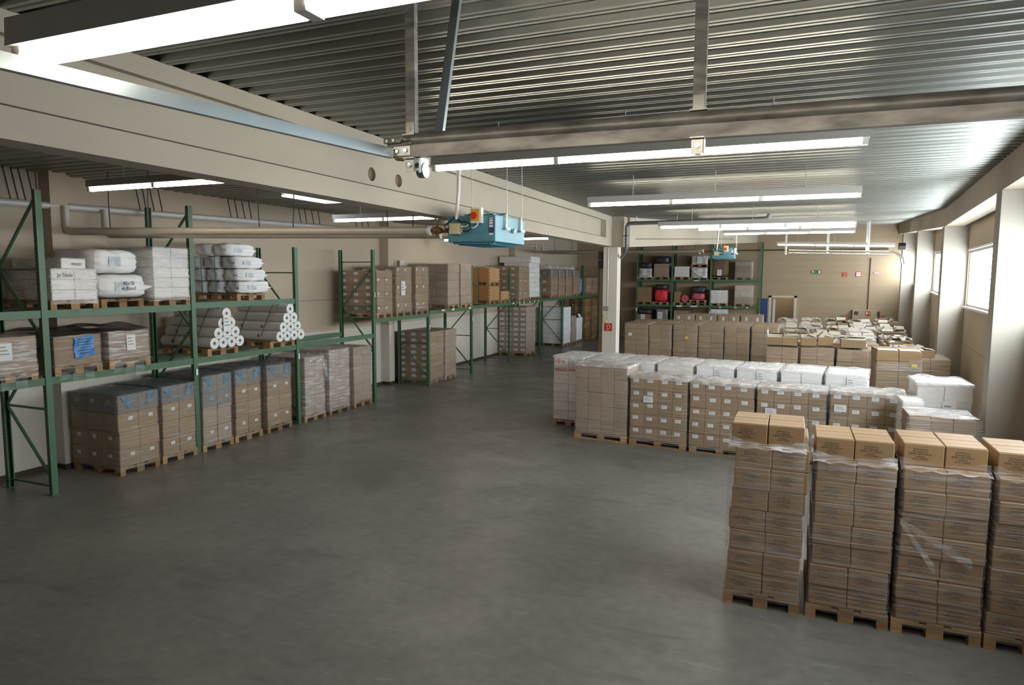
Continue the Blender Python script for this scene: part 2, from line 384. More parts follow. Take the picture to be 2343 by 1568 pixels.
# ------------------------------------------------------------------ cartons, pallets, film
_cache = {}
def cached(key, fn):
    if key not in _cache: _cache[key] = fn()
    return _cache[key]
def bevelled(mb, name, mats, r=.006, seg_=1):
    me = mb.mesh(name, mats); bm = bmesh.new(); bm.from_mesh(me)
    bmesh.ops.bevel(bm, geom=bm.edges[:], offset=r, segments=seg_, profile=.5, affect='EDGES'); bm.to_mesh(me); bm.free(); return me
def carton_mesh(w, d, h, m):
    w, d, h = round(w, 3), round(d, 3), round(h, 3)
    def mk():
        mb = MB(); e = .004
        mb.box(-w / 2, w / 2, -d / 2, d / 2, 0, h - e)
        me = bevelled(mb, 'carton', [M[m]], .007)
        bm = bmesh.new(); bm.from_mesh(me)
        t = MB()
        if w >= d: t.box(-w / 2 + .006, w / 2 - .006, -d / 2 + .006, -.003, h - e, h); t.box(-w / 2 + .006, w / 2 - .006, .003, d / 2 - .006, h - e, h)
        else: t.box(-w / 2 + .006, -.003, -d / 2 + .006, d / 2 - .006, h - e, h); t.box(.003, w / 2 - .006, -d / 2 + .006, d / 2 - .006, h - e, h)
        m2 = t.mesh('t', M[m]); bm.from_mesh(m2); bm.to_mesh(me); bm.free(); return me
    return cached(('c', w, d, h, m), mk)
def pallet_mesh(w, d):
    """euro pallet; the long boards follow the longer side"""
    def mk():
        mb = MB(); L_, W_ = max(w, d), min(w, d); sw = w >= d
        def bx(a0, a1, b0, b1, z0, z1):
            mb.box(a0, a1, b0, b1, z0, z1) if sw else mb.box(b0, b1, a0, a1, z0, z1)
        for c_, t in ((-W_ / 2 + .0725, .145), (-W_ * .245, .1), (0, .145), (W_ * .245, .1), (W_ / 2 - .0725, .145)): bx(-L_ / 2, L_ / 2, c_ - t / 2, c_ + t / 2, .122, .144)
        for a in (-L_ / 2 + .0725, 0, L_ / 2 - .0725):
            bx(a - .072, a + .072, -W_ / 2, W_ / 2, .1, .121)
            for c_, t in ((-W_ / 2 + .05, .1), (0, .145), (W_ / 2 - .05, .1)): bx(a - .07, a + .07, c_ - t / 2, c_ + t / 2, .0225, .0995)
        for c_, t in ((-W_ / 2 + .05, .1), (0, .145), (W_ / 2 - .05, .1)): bx(-L_ / 2, L_ / 2, c_ - t / 2, c_ + t / 2, 0, .022)
        return mb.mesh('pallet', M['wood'])
    return cached(('p', round(w, 2), round(d, 2)), mk)
def paper_mesh(w, h, m='paper'):
    def mk():
        mb = MB(); mb.box(-w / 2, w / 2, -.0015, .0005, -h / 2, h / 2)
        if m == 'paper' and h > .05:
            for k in range(3): mb.box(-w * .38, w * (.1 + .1 * k), -.0022, -.0014, h * (.28 - .2 * k) - h * .035, h * (.28 - .2 * k) + h * .035, 1)
        return mb.mesh('carton_label', [M[m], mat('label_print', (.30, .30, .32), .6)] if m == 'paper' else M[m])
    return cached(('l', round(w, 3), round(h, 3), m), mk)
def text_mesh(txt, size, m, align='CENTER', shear=0):
    def mk():
        cu = bpy.data.curves.new('t', 'FONT'); cu.body = txt; cu.size = size; cu.align_x = align; cu.shear = shear; cu.space_line = .95
        ob = bpy.data.objects.new('t', cu); COL.objects.link(ob); bpy.context.view_layer.update()
        dg = bpy.context.evaluated_depsgraph_get(); me = bpy.data.meshes.new_from_object(ob.evaluated_get(dg))
        bpy.data.objects.remove(ob); me.name = 'printed_text'; me.materials.clear(); me.materials.append(M[m])
        me.transform(Matrix.Rotation(R(90), 4, 'X')); return me
    return cached(('t', txt, size, m, align), mk)

def film_shell(w, d, z0, z1, e=.012, top=True, jit=.005, rows=None, topjit=.012, sag=0):
    mb = MB(); nx = max(4, int(w / .13)); ny = max(4, int(d / .13)); nz = rows or max(3, int((z1 - z0) / .075))
    hw, hd = w / 2 + e, d / 2 + e; c = .02; per = []
    for i in range(nx + 1): per.append((-hw + c + (2 * hw - 2 * c) * i / nx, -hd))
    for i in range(ny + 1): per.append((hw, -hd + c + (2 * hd - 2 * c) * i / ny))
    for i in range(nx + 1): per.append((hw - c - (2 * hw - 2 * c) * i / nx, hd))
    for i in range(ny + 1): per.append((-hw, hd - c - (2 * hd - 2 * c) * i / ny))
    n = len(per); vs = []
    for k in range(nz + 1):
        z = z0 + (z1 - z0) * k / nz; rj = rnd(-jit, jit) * .6
        for (x, y) in per:
            q = 1 + (rj + rnd(-jit, jit)) / max(w, d) * 2
            zz = z
            if k == nz and sag: zz = z - sag * (.5 + .5 * math.sin(x * 4 + y * 3)) - rnd(0, sag * .3)
            vs.append((x * q, y * q, zz + rnd(-jit, jit)))
    mb.add(vs, [(k * n + i, k * n + (i + 1) % n, (k + 1) * n + (i + 1) % n, (k + 1) * n + i) for k in range(nz) for i in range(n)], 0, True)
    if top:
        b = nz * n; gx, gy = nx, ny; tv = []
        for jx in range(gy + 1):
            for i in range(gx + 1):
                edge = i in (0, gx) or jx in (0, gy)
                tv.append((-hw + 2 * hw * i / gx, -hd + 2 * hd * jx / gy, z1 + (0 if edge else rnd(0, topjit * 2))))
        mb.add(tv, [(jx * (gx + 1) + i, jx * (gx + 1) + i + 1, (jx + 1) * (gx + 1) + i + 1, (jx + 1) * (gx + 1) + i) for jx in range(gy) for i in range(gx)], 0, True)
    return mb

def put_cartons(root, w, d, z, layers, lean=0, jit=.004, yoff=0, lab=None, slab=None, text=None, topback=0, partname='carton'):
    """layers: list of (height, nx, ny, material[, inset]); front face is local -y. returns top z"""
    nl = len(layers); off = 0
    for li, L_ in enumerate(layers):
        h, nx, ny, m = L_[:4]; ins = L_[4] if len(L_) > 4 else 0
        cw, cd = (w - 2 * ins) / nx, (d - 2 * ins) / ny
        last = li == nl - 1; jx, jy = rnd(-jit, jit) * 2 + lean * li, rnd(-jit, jit) * 2
        back = topback if last else 0
        for iy in range(ny):
            for ix in range(nx):
                if not last and 0 < ix < nx - 1 and 0 < iy < ny - 1: continue
                if iy == ny - 1 and ny > 2 and not last and 0 < ix < nx - 1: continue
                me = carton_mesh(cw - .006, cd - .006, h - .003, m)
                x = -w / 2 + ins + cw * (ix + .5) + jx + rnd(-jit, jit) * .5; y = -d / 2 + ins + cd * (iy + .5) + jy + yoff + back + (0 if iy else rnd(-jit, jit))
                c = link(partname, me, root, (x, y, z))
                if lab and iy == 0 and (len(lab) < 6 or lab[5](li)):
                    lw, lh, fx, fz, mm = lab[:5]
                    link('carton_label', paper_mesh(lw, lh, mm), c, (fx * cw + rnd(-.012, .012), -cd / 2 + .001, h * fz + rnd(-.008, .008)))
                if slab and ix == 0 and (len(slab) < 5 or slab[4](li)):
                    lw, lh, fy, fz = slab[:4]
                    link('carton_label', paper_mesh(lw, lh), c, (-cw / 2 + .001, fy * cd, h * fz), -R(90))
                if text and iy == 0:
                    t = link('printed_text', text, c, (-.03 if text is TXT else 0, -cd / 2 + .0015, h * .70))
        z += h
    return z

def load(label, x, y, z, w, d, layers, rz=0, film=('mid',), pallet=True, pw=None, pd=None, ptop=0, cat='pallet load', name='pallet_load', group=None, fz0=None, ftop=None, **kw):
    root = thing(name, label, cat, (x, y, z), rz, group)
    z0 = 0
    if pallet:
        link('pallet', pallet_mesh(pw or max(w, .8) if not pw else pw, pd or d), root, (0, 0, 0)); z0 = .146
    zt = put_cartons(root, w, d, z0, layers, **kw)
    if film:
        zz0 = z0 - .06 if fz0 is None else fz0; zz1 = (zt + .012) if ftop is None else ftop
        fm = film_shell(w, d, zz0, zz1, e=.016, top=ftop is None, sag=0 if ftop is None else .05)
        fm.build('stretch_film', F[film[0]], root)
        if len(film) > 1 and ftop is None:
            pass
    return root, zt
def sheet(root, w, h, x, y, z, m='paper', rz=0, name='paper_sheet'):
    return link(name, paper_mesh(w, h, m), root, (x, y, z), rz)
def grid_sheet(nx, ny, fn):
    mb = MB(); vs = [fn(i / nx, j_ / ny) for j_ in range(ny + 1) for i in range(nx + 1)]
    return mb.add(vs, [(j_ * (nx + 1) + i, j_ * (nx + 1) + i + 1, (j_ + 1) * (nx + 1) + i + 1, (j_ + 1) * (nx + 1) + i) for j_ in range(ny) for i in range(nx)], 0, True)
def bumpy_block(w, d, h, k=6, n=9, amp=.015, taper=0):
    """soft wrapped block: rounded box with creases; sits on z=0"""
    mb = MB(); N_ = n
    for ax in range(3):
        for sg in (-1, 1):
            vs = []
            for a in range(N_ + 1):
                for b in range(N_ + 1):
                    p = [0, 0, 0]; p[ax] = sg; p[(ax + 1) % 3] = -1 + 2 * a / N_; p[(ax + 2) % 3] = -1 + 2 * b / N_
                    q = sum(abs(c) ** k for c in p) ** (-1 / k); p = [c * q for c in p]
                    s_ = math.sin(p[0] * 7 + p[2] * 5 + w * 31) * math.sin(p[1] * 6 - p[2] * 8 + d * 17) * amp
                    tp = 1 - taper * (p[2] * .5 + .5)
                    vs.append((p[0] * (w / 2 + s_) * tp, p[1] * (d / 2 + s_) * tp, (p[2] * .5 + .5) * h + s_ * .5 * (p[2] > -.9)))
            mb.add(vs, [(a * (N_ + 1) + b, (a + 1) * (N_ + 1) + b, (a + 1) * (N_ + 1) + b + 1, a * (N_ + 1) + b + 1) for a in range(N_) for b in range(N_)], 0, True)
    return mb

# ------------------------------------------------------------------ pallet racks
def post_mesh(h):
    def mk():
        mb = MB(); t = .0028; w_ = .1; d_ = .075
        # open C section, web towards -y, with slots shown on the web
        mb.box(-w_ / 2, w_ / 2, -d_ / 2, -d_ / 2 + t, 0, h); mb.box(-w_ / 2, -w_ / 2 + t, -d_ / 2 + t, d_ / 2, 0, h); mb.box(w_ / 2 - t, w_ / 2, -d_ / 2 + t, d_ / 2, 0, h)
        mb.box(-w_ / 2, -w_ / 2 + .02, d_ / 2 - t, d_ / 2, 0, h); mb.box(w_ / 2 - .02, w_ / 2, d_ / 2 - t, d_ / 2, 0, h)
        z = .1
        while z < h - .05:
            for sx in (-1, 1):
                a, b = (-w_ / 2 - .0006, -w_ / 2) if sx < 0 else (w_ / 2, w_ / 2 + .0006)
                mb.box(a, b, -.012, .012, z, z + .03, 1)
            z += .06
        return mb.mesh('post', [M['green'], M['greend']])
    return cached(('post', round(h, 2)), mk)
def rack(name, label, place, heights, bays, levels, depth=1.1, tags=()):
    """place(u, v, z) maps along-rack u and depth v (0 front) to the world"""
    root = thing(name, label, 'pallet rack', place(heights[0][0], 0, 0))
    o0 = Vector(place(heights[0][0], 0, 0)); P = lambda u, v, z: Vector(place(u, v, z)) - o0
    dirv = (P(heights[0][0] + 1, 0, 0)); rz = math.atan2(dirv.y, dirv.x)
    for u, h in heights:
        for v, rr in ((0, 0), (depth, math.pi)):
            link('post', post_mesh(h), root, P(u, v, 0), rz + rr)
            b = MB(); b.box(-.075, .075, -.07, .07, 0, .006); b.build('base_plate', M['green'], root, P(u, v, 0), rz)
        nodes = [(0, .28), (1, 1.38), (0, 2.48), (1, 3.58), (0, 4.68)] if abs(u - 15.94) > .1 else [(1, .3), (0, 1.5), (1, 2.66), (0, 3.75)]
        nodes = [q for q in nodes if q[1] < h - .05]
        for (f0, z0), (f1, z1) in zip(nodes[:-1], nodes[1:]):
            br = MB(); br.bar(P(u, .04 if not f0 else depth - .04, z0), P(u, .04 if not f1 else depth - .04, z1), .035, .035); br.build('brace', M['green'], root)
        for z in [.14] + [q[1] for q in nodes if q[0] == 1] + ([3.9] if abs(u - 15.94) < .1 else []):
            br = MB(); br.bar(P(u, .04, z), P(u, depth - .04, z), .035, .03); br.build('brace', M['green'], root)
    for (u0, u1), zl in zip(bays, levels):
        for z in zl:
            for v in (0, depth):
                br = MB(); br.bar(P(u0 + .055, v, z - .06), P(u1 - .055, v, z - .06), .05, .12); br.build('shelf_beam', M['green'], root)
    for (u, z, w_, h_) in tags:
        b = MB(); b.box(-w_ / 2, w_ / 2, -.003, 0, -h_ / 2, h_ / 2); b.build('rack_tag', M['paper'], root, P(u, -.055, z), rz)
    return root
XF = -10.78
lefth = [(4.0, 4.8), (6.95, 4.8), (9.79, 4.83), (12.76, 4.17), (15.94, 4.24), (19.0, 2.36), (22.15, 3.92), (25.7, 3.86), (29.3, 3.66), (32.6, 2.55), (36.2, 4.2), (39.55, 4.2)]
bays = [(a[0], b[0]) for a, b in zip(lefth[:-1], lefth[1:])]
levels = [[1.9, 2.95], [1.9, 2.95], [1.9, 2.98], [1.92], [2.34], [2.43], [2.47], [2.49], [2.52], [2.53], [2.55]]
tags = [(9.79, 1.62, .05, .12), (12.76, 1.62, .05, .13), (15.94, 3.0, .04, .12), (19.0, 1.9, .05, .14), (22.15, 2.0, .05, .16), (29.3, 2.1, .06, .22)]
tags += [(u, 2.40, .22, .05) for u in (19.9, 20.6, 21.9)] + [(u, 2.43, .14, .06) for u in (26.0, 26.7, 27.2, 27.9, 28.5, 29.0)]
rack('pallet_rack', 'long green steel pallet rack standing along the wall with the heating pipes', lambda u, v, z: (XF - v, u, z), lefth, bays, levels, 1.08, tags)
rackN = bpy.data.objects['pallet_rack']
farh = [(-8.30, 5.3), (-6.33, 5.35), (-4.24, 5.4), (-1.68, 5.45)]
fl_ = [(a[0], b[0]) for a, b in zip(farh[:-1], farh[1:])]
rack('pallet_rack', 'green three-bay pallet rack standing against the far end wall', lambda u, v, z: (u, 38.68 + v, z), farh, fl_, [[.75, 2.02, 3.44]] * 3, 1.1,
     [(-5.9, 1.95, .3, .09), (-5.1, 1.95, .36, .08), (-3.7, 1.93, .12, .06), (-2.9, 1.93, .12, .06), (-2.3, 1.93, .12, .06), (-5.0, 3.37, .3, .05), (-8.30, 1.72, .07, .2), (-4.24, 1.6, .07, .2), (-1.68, 1.5, .08, .25)])
# wire mesh panel behind the low shelf of the far rack
mb = MB()
for k in range(14): mb.bar((-8.2 + k * .22, 39.88, 1.3), (-8.2 + k * .22, 39.88, 2.0), .012, .012)
for z in (1.3, 1.5, 1.7, 1.9): mb.bar((-8.2, 39.87, z), (-5.34, 39.87, z), .012, .012)
tag(mb.build('mesh_panel', M['black'], None, (0, 0, 0)), 'black wire mesh panel behind the lowest shelf of the far rack', 'mesh panel')

# ------------------------------------------------------------------ loads in the long rack
def ll(label, y0, y1, z, layers, d=1.2, xf=-10.71, **kw):
    return load(label, xf - d / 2, (y0 + y1) / 2, z, y1 - y0, d, layers, rz=R(90), **kw)
G = 'wrapped pallet loads on the floor under the long rack'
hoods = []
def hood(root, w, d, z0, z1, m='hood', e=.022, topjit=.012):
    o = film_shell(w, d, z0, z1, e=e, jit=.004, topjit=topjit).build('plastic_hood', F[m], root); return o
lab2 = (.085, .06, .22, .62, 'paper', lambda li: li % 2 == 0)
FLO = [
 ('brown cartons under a blue-grey hood, on the bright new pallet beside the first upright', 8.06, 8.86, 4, 1.27, 'brown', .30),
 ('hooded brown carton load on dark pallet, second from the first rack upright', 8.95, 9.69, 4, 1.29, 'brown', .30),
 ('hooded carton load with deep blue wrapping, just past the second rack upright', 9.89, 10.62, 4, 1.36, 'pink', .62),
 ('hooded carton load on dark pallet, middle one under the roll shelf', 10.74, 11.46, 4, 1.38, 'brown', .32),
 ('hooded carton load on orange pallet, before the third rack upright', 11.66, 12.44, 4, 1.36, 'brown', .32)]
for lab, y0, y1, n, h, m, hd in FLO:
    root, zt = ll(lab, y0, y1, 0, [(h / n, 2, 3, m)] * n, film=('mid',), lab=(.085, .06, .12, .66, 'paper', lambda li: li in (0, 2)), slab=(.09, .06, .1, .62, lambda li: li in (0, 1, 3)), pw=.8, jit=.007, group=G)
    hood(root, y1 - y0, 1.2, zt - hd, zt + .02)
    grid_sheet(8, 10, lambda u, v: ((u - .5) * (y1 - y0 - .02), -.59 + v * 1.18, zt + .006 + .008 * math.sin(u * 9) * math.sin(v * 12 + u * 4))).build('top_shade_sheet', M['shadesheet'], root)
    for sx, a in ((-.27, .1), (.27, .13)):
        grid_sheet(5, 5, lambda u, v: (sx + (u - .5) * .17 * (1 - .75 * v) - sx * .35 * v, -.6 - .022 - .006 * math.sin(u * 9 + v * 7), zt - .02 - v * .2)).build('blue_tape_fold', M['bluefold'], root)
root, zt = ll('tan carton load in shiny film with a torn hanging flap, past the third upright', 12.93, 13.66, 0, [(.235, 2, 3, 'pink')] * 6, film=('heavy',), lab=(.07, .05, .1, .6, 'paper', lambda li: li == 5), slab=(.1, .07, .1, .6), group=G)
grid_sheet(6, 8, lambda u, v: (.34 + (u - .5) * .16 * (1 - v * .3), -.64 - .05 * math.sin(u * 6) * v - .05 * v, zt - .1 - v * .42)).build('torn_film_flap', F['heavy'], root)
ll('tallest tan carton load in shiny film, middle of the third floor bay', 13.85, 14.68, 0, [(.25, 2, 3, 'pink')] * 6, film=('heavy',), slab=(.1, .07, .1, .6), group=G)
ll('tan carton load in film against the fourth rack upright', 14.88, 15.70, 0, [(.245, 2, 3, 'pink')] * 6, film=('mid',), slab=(.1, .07, .1, .6), group=G)
ll('brown carton load with rows of white labels beside the wall pillar', 19.2, 20.18, 0, [(.196, 2, 3, 'brown')] * 8, film=('mid',), slab=(.16, .09, .0, .6), fz0=.01, xf=-10.86, group=G)
ll('brown carton load behind the labelled one, by the empty rack bay', 20.28, 21.1, 0, [(.196, 2, 3, 'pink')] * 8, film=('mid',), fz0=.01, xf=-10.86, group=G)
ll('tall grey-brown carton load with grid of white labels, alone under the rack', 27.95, 29.08, 0, [(.228, 2, 4, 'pink')] * 9, d=1.34, film=('mid',), slab=(.2, .09, .0, .6), xf=-10.9, group=G)
ll('tall white carton load on orange pallet under the hooded loads', 32.72, 33.85, 0, [(.265, 2, 3, 'whitebright')] * 7, film=('light',), group=G)
ll('low brown carton load between two white loads under the rack', 34.0, 34.75, 0, [(.27, 2, 3, 'pink')] * 5, film=('mid',), group=G)
root, zt = ll('lower white carton load with an opened top carton, by the pallet stacks', 34.9, 35.95, 0, [(.3, 2, 3, 'whitebright')] * 4, film=None, group=G)
grid_sheet(1, 1, lambda u, v: (.1 + u * .4, -.55 + .1 * v, zt + v * .2)).build('carton_flap', M['whitebright'], root)
# stacks of empty pallets at the far corner
for sidx, (yy, xx, n, nm) in enumerate(((36.85, -11.25, 16, 'stack beside the last rack upright'), (38.15, -11.2, 16, 'stack nearer the far corner'))):
    for k in range(n):
        o = link('wooden_pallet', pallet_mesh(.8 + .001 * sidx, 1.2), None, (xx + rnd(-.03, .03), yy + rnd(-.02, .02), k * .1452), R(90) + rnd(-.02, .02))
        tag(o, 'empty wooden pallet, number %d from the floor in the %s' % (k + 1, nm), 'pallet', 'empty pallets stacked in the far corner of the long rack')
# first shelf
def bigbox(label, y0, y1, z, h, m, film, extra=None, topdark=True):
    root = thing('pallet_load', label, 'pallet load', (XF + .08 - .6, (y0 + y1) / 2, z), R(90), 'large wrapped cartons on the lower shelf')
    w_ = y1 - y0
    link('pallet', pallet_mesh(.8, 1.2), root)
    link('carton', carton_mesh(w_ - .03, 1.17, h, m), root, (0, 0, .148))
    film_shell(w_ - .03, 1.17, .05, .148 + h + .015, e=.016, jit=.008).build('stretch_film', F[film], root)
    if topdark:
        grid_sheet(8, 10, lambda u, v: ((u - .5) * (w_ + .05), -.6 + v * 1.22, .148 + h + .035 + .11 * math.sin(v * 3.0) * (.6 + .4 * math.sin(u * 5 + v * 3)) * (v > .05))).build('crumpled_cover', F['dark'], root)
    for k in range(3): grid_sheet(4, 4, lambda u, v: (-w_ / 2 + .06 + (u + k * 1.1) * .18, -.62 - .03 * math.sin(u * 7 + k), .06 - v * (.12 + .05 * k))).build('loose_film', F['mid'], root)
    if extra: extra(root, w_, h)
    return root
bigbox('brown wrapped carton with paper sheet, cut off by the frame on the lower shelf', 5.95, 6.78, 1.902, .52, 'brown', 'heavy', lambda r, w_, h: sheet(r, .2, .26, -.06, -.606, .46, rz=0), False)
def blue_extra(r, w_, h):
    grid_sheet(8, 10, lambda u, v: (-.08 + u * .34 + .01 * math.sin(v * 9), -.613 - .008 * math.sin(u * 11 + v * 7), .60 - v * .33 - .02 * math.sin(u * 6))).build('blue_sheet', M['bluesheet'], r)
    for k in range(6):
        mb = MB(); mb.bar((-.02 + .03 * (k % 2), -.626, .555 - k * .045), (.10 + .03 * (k % 3), -.626, .56 - k * .045), .004, .012); mb.bar((.13, -.626, .56 - k * .045), (.22 - .02 * (k % 2), -.626, .562 - k * .045), .004, .01); mb.build('handwriting', M['ink'], r)
bigbox('brown wrapped carton with a crumpled blue sheet on its front', 7.02, 7.83, 1.902, .47, 'brown', 'mid', blue_extra)
bigbox('brown wrapped carton with white paper behind film, before the second upright', 7.95, 8.75, 1.902, .48, 'brown', 'heavy', lambda r, w_, h: sheet(r, .17, .27, .02, -.606, .43))
# rolls of plastic film, pyramids of ten
def rolls(where, y0, z, lean, x1, ln, dia, paper):
    pl = link('wooden_pallet', pallet_mesh(.8, 1.21), None, (XF - .53, y0 + dia * 2 - .03, z), R(90))
    tag(pl, 'wooden pallet carrying the pyramid of plastic rolls %s' % where, 'pallet', 'pallets on the lower shelf under the rolls')
    zz = z + .146; r = dia / 2
    for row in range(4):
        for k in range(4 - row):
            y = y0 + r + (k + row / 2) * (dia + .002); zc_ = zz + r + row * (dia * .868 + .001)
            o = thing('plastic_roll', 'clear plastic roll, %s in %s row of pyramid %s' % (ORD[k], ['bottom', 'second', 'third', 'top'][row], where), 'plastic roll', (x1, y, zc_), 0, 'rolls of plastic film on the lower shelf')
            def mk():
                mb = MB(); ri = r * .30; n = 24
                for (ra, xa, xb, m_) in ((r, -ln, 0, 0),):
                    vs = [(x_, ra * math.cos(2 * math.pi * i / n), ra * math.sin(2 * math.pi * i / n)) for x_ in (xa, xb) for i in range(n)]
                    mb.add(vs, [(i, (i + 1) % n, n + (i + 1) % n, n + i) for i in range(n)], 0, True)
                for x_ in (-ln, 0):
                    vs = [(x_, ra * math.cos(2 * math.pi * i / n), ra * math.sin(2 * math.pi * i / n)) for ra in (r, ri) for i in range(n)]
                    mb.add(vs, [(i, (i + 1) % n, n + (i + 1) % n, n + i) for i in range(n)], 1)
                return mb.mesh('film_layers', [M['roll'], M['rollend']])
            link('film_layers', cached(('roll', dia, ln), mk), o)
            def mk2():
                mb = MB(); ri = r * .30; n = 16
                vs = [(x_, ra * math.cos(2 * math.pi * i / n), ra * math.sin(2 * math.pi * i / n)) for (x_, ra) in ((-ln, ri), (.004, ri), (.004, ri * .72), (-.25, ri * .72)) for i in range(n)]
                mb.add(vs, [(q * n + i, q * n + (i + 1) % n, (q + 1) * n + (i + 1) % n, (q + 1) * n + i) for q in range(3) for i in range(n)], 0, True)
                mb.add(vs[-n:], [tuple(range(n))]); return mb.mesh('core', M['core'])
            link('core', cached(('core', dia, ln), mk2), o)
            if row < 2 and k == 0:
                for q in (.35, .75):
                    t = MB(); t.box(-ln * q - .03, -ln * q + .03, -r - .002, -r + .01, -.02, .04); t.build('tape_patch', M['crate'], o)
    # straps round the pyramid and the film over its end
    H_ = 3 * (dia * .868 + .001) + dia
    for i, q in enumerate((.28, .72)):
        mb = MB(); yc = y0 + 2 * dia + .003; xx = x1 - ln * q; e = .008
        mb.tube([(xx, y0 - e, zz + r), (xx, y0 + r * .05 - e, zz + r * 1.6), (xx, yc - r * 1.0 - e, zz + H_ - r * .5), (xx, yc - r * .5, zz + H_ + e), (xx, yc + r * .5, zz + H_ + e), (xx, yc + r * 1.0 + e, zz + H_ - r * .5), (xx, y0 + 4 * dia + .01, zz + r * 1.6), (xx, y0 + 4 * dia + .012, zz + r)], .007, 6)
        tag(mb.build('strap', M['strapb']), 'black strap, %s from the roll ends, round the pyramid %s' % (ORD[i], where), 'strap', 'straps round the roll pyramids')
    mb = MB(); vs = []
    nn = 9
    outline = lambda t: (y0 + .02 + t * (2 * dia - r * .6), zz + .02 + t * (H_ - .03)); outline2 = lambda t: (y0 + 4 * dia - .01 - t * (2 * dia - r * .6), zz + .02 + t * (H_ - .03))
    for j_ in range(nn + 1):
        a, b = outline(j_ / nn), outline2(j_ / nn)
        for i in range(nn + 1):
            t = i / nn; vs.append((x1 + .014 + rnd(0, .012), a[0] * (1 - t) + b[0] * t, a[1] * (1 - t) + b[1] * t))
    mb.add(vs, [(j_ * (nn + 1) + i, j_ * (nn + 1) + i + 1, (j_ + 1) * (nn + 1) + i + 1, (j_ + 1) * (nn + 1) + i) for j_ in range(nn) for i in range(nn)], 0, True)
    tag(mb.build('end_film', F['light']), 'crinkled clear film over the roll ends of the pyramid %s' % where, 'plastic film', 'film over the roll ends')
    if paper:
        tag(link('paper_sheet', paper_mesh(.2, .34), None, (x1 + .035, y0 + dia * 2 - .02, zz + H_ * .62), R(90)), 'white paper sheet hanging on the roll ends past the second upright', 'paper')
rolls('past the second upright', 10.04, 1.902, 0, -10.62, 1.35, .222, True)
rolls('before the third upright', 11.77, 1.902, 0, -10.50, 1.45, .230, False)

# upper shelf, first bay
G2 = 'white goods on the upper shelf'
root, zt = ll('white wrapped carton load with one extra carton on top, upper shelf', 7.05, 7.80, 2.952, [(.165, 2, 2, 'white')] * 3, d=1.3, film=('heavy',), slab=None, pw=.8, group=G2)
link('carton', carton_mesh(.40, 1.2, .155, 'white'), root, (.02, -.02, zt + .012)); film_shell(.40, 1.2, zt + .005, zt + .18, e=.012).build('stretch_film', F['heavy'], root, (.02, -.02, 0))
link('handwriting', text_mesh('Ja Slada', .085, 'ink'), root, (-.16, -.672, zt - .12)); link('handwriting', text_mesh('MASSE', .06, 'ink'), root, (.06, -.64, zt + .06))
root, zt = ll('tall white wrapped carton load before the second upright, upper shelf', 8.90, 9.67, 2.952, [(.182, 2, 3, 'white')] * 5, film=('heavy',), pw=.8, group=G2)
def sack(label, x, y, z, w, d, h, rz=0, ear=True, group=None, k=5, name='sack', txt=None):
    root = thing(name, label, 'sack', (x, y, z), rz, group)
    mb = bumpy_block(w, d, h, k=k, n=12, amp=.016)
    if ear:
        for sx in (-1, 1):
            for sy in (-1, 1): mb.add([(sx * w * .40, sy * d * .47, h * .35), (sx * w * .40, sy * d * .40, h * .62), (sx * w * .47, sy * d * .40, h * .35), (sx * w * .535, sy * d * .52, h * .48)], [(0, 1, 3), (1, 2, 3), (2, 0, 3)], 0, True)
    mb.build('woven_bag', M['sack'], root)
    p = MB()
    q = grid_sheet(5, 4, lambda u, v: ((u - .5) * w * .25 - w * .08, -d / 2 - .013 + .01 * abs(v - .5), h * (.3 + .4 * v)))
    q.build('blue_print', M['sackblue'], root)
    t = MB()
    for zz in (.34, .66): t.bar((-w * .42, -d / 2 - .014, h * zz), (w * .42, -d / 2 - .014, h * zz), .003, .007)
    t.build('blue_stripe', M['sackblue'], root)
    if txt: link('handwriting', text_mesh(txt, .09, 'ink'), root, (.05, -d / 2 - .017, h * .55))
    return root
def plt_on(label, x, y, z, w, d, rz, group='pallets on the upper shelf'):
    tag(link('wooden_pallet', pallet_mesh(w, d), None, (x, y, z), rz), label, 'pallet', group)
plt_on('wooden pallet under the two big white sacks, upper shelf', XF - .53, 8.27, 2.952, .8, 1.2, R(90))
sack('big white sack with handwriting and pulled-out corner, lower of two', XF - .52, 8.33, 3.10, .98, 1.18, .42, R(90), True, 'two big sacks on the upper shelf', k=5, txt='45x70\nm.Rand')
sack('big white sack with faded blue print, upper of two', XF - .55, 8.245, 3.525, .86, 1.15, .42, R(90), False, 'two big sacks on the upper shelf', k=6)
# sacks, second bay
plt_on('wooden pallet under the strapped pile of white sacks, upper shelf', XF - .55, 11.30, 2.982, .8, 1.2, R(90))
k = 0
sizes = [(.96, .38), (.94, .38), (.92, .38)]
for row, (nz, yo) in enumerate(((3, 0.02), (3, -.01), (3, -.05), (2, -.24))):
    for c_ in range(nz):
        xx = XF + .02 - .19 - c_ * .40 - row * .035; hh = .258
        sack('white woven sack, %s back from the aisle in the %s layer of the strapped pile' % (ORD[c_], ['bottom', 'second', 'third', 'top'][row]), xx, 11.42 + yo + c_ * -.10, 3.129 + row * .262, .92 - .03 * row, .385, hh, R(90) + rnd(-.03, .03), c_ == 0, 'white sacks strapped on the upper shelf', k=6)
for i, q in enumerate((-.42, -.80)):
    mb = MB(); x_ = XF + q; top = 4.185
    mb.tube([(x_, 10.80, 3.12), (x_, 10.78, 3.85), (x_ - .02, 10.84, 4.10), (x_ - .03, 11.05, top), (x_, 11.5, top), (x_, 11.92, 4.0), (x_, 11.95, 3.12)], .008, 6)
    tag(mb.build('strap', M['strap']), 'green strap, %s back from the aisle, round the white sack pile' % ORD[i], 'strap', 'straps round the sack pile')

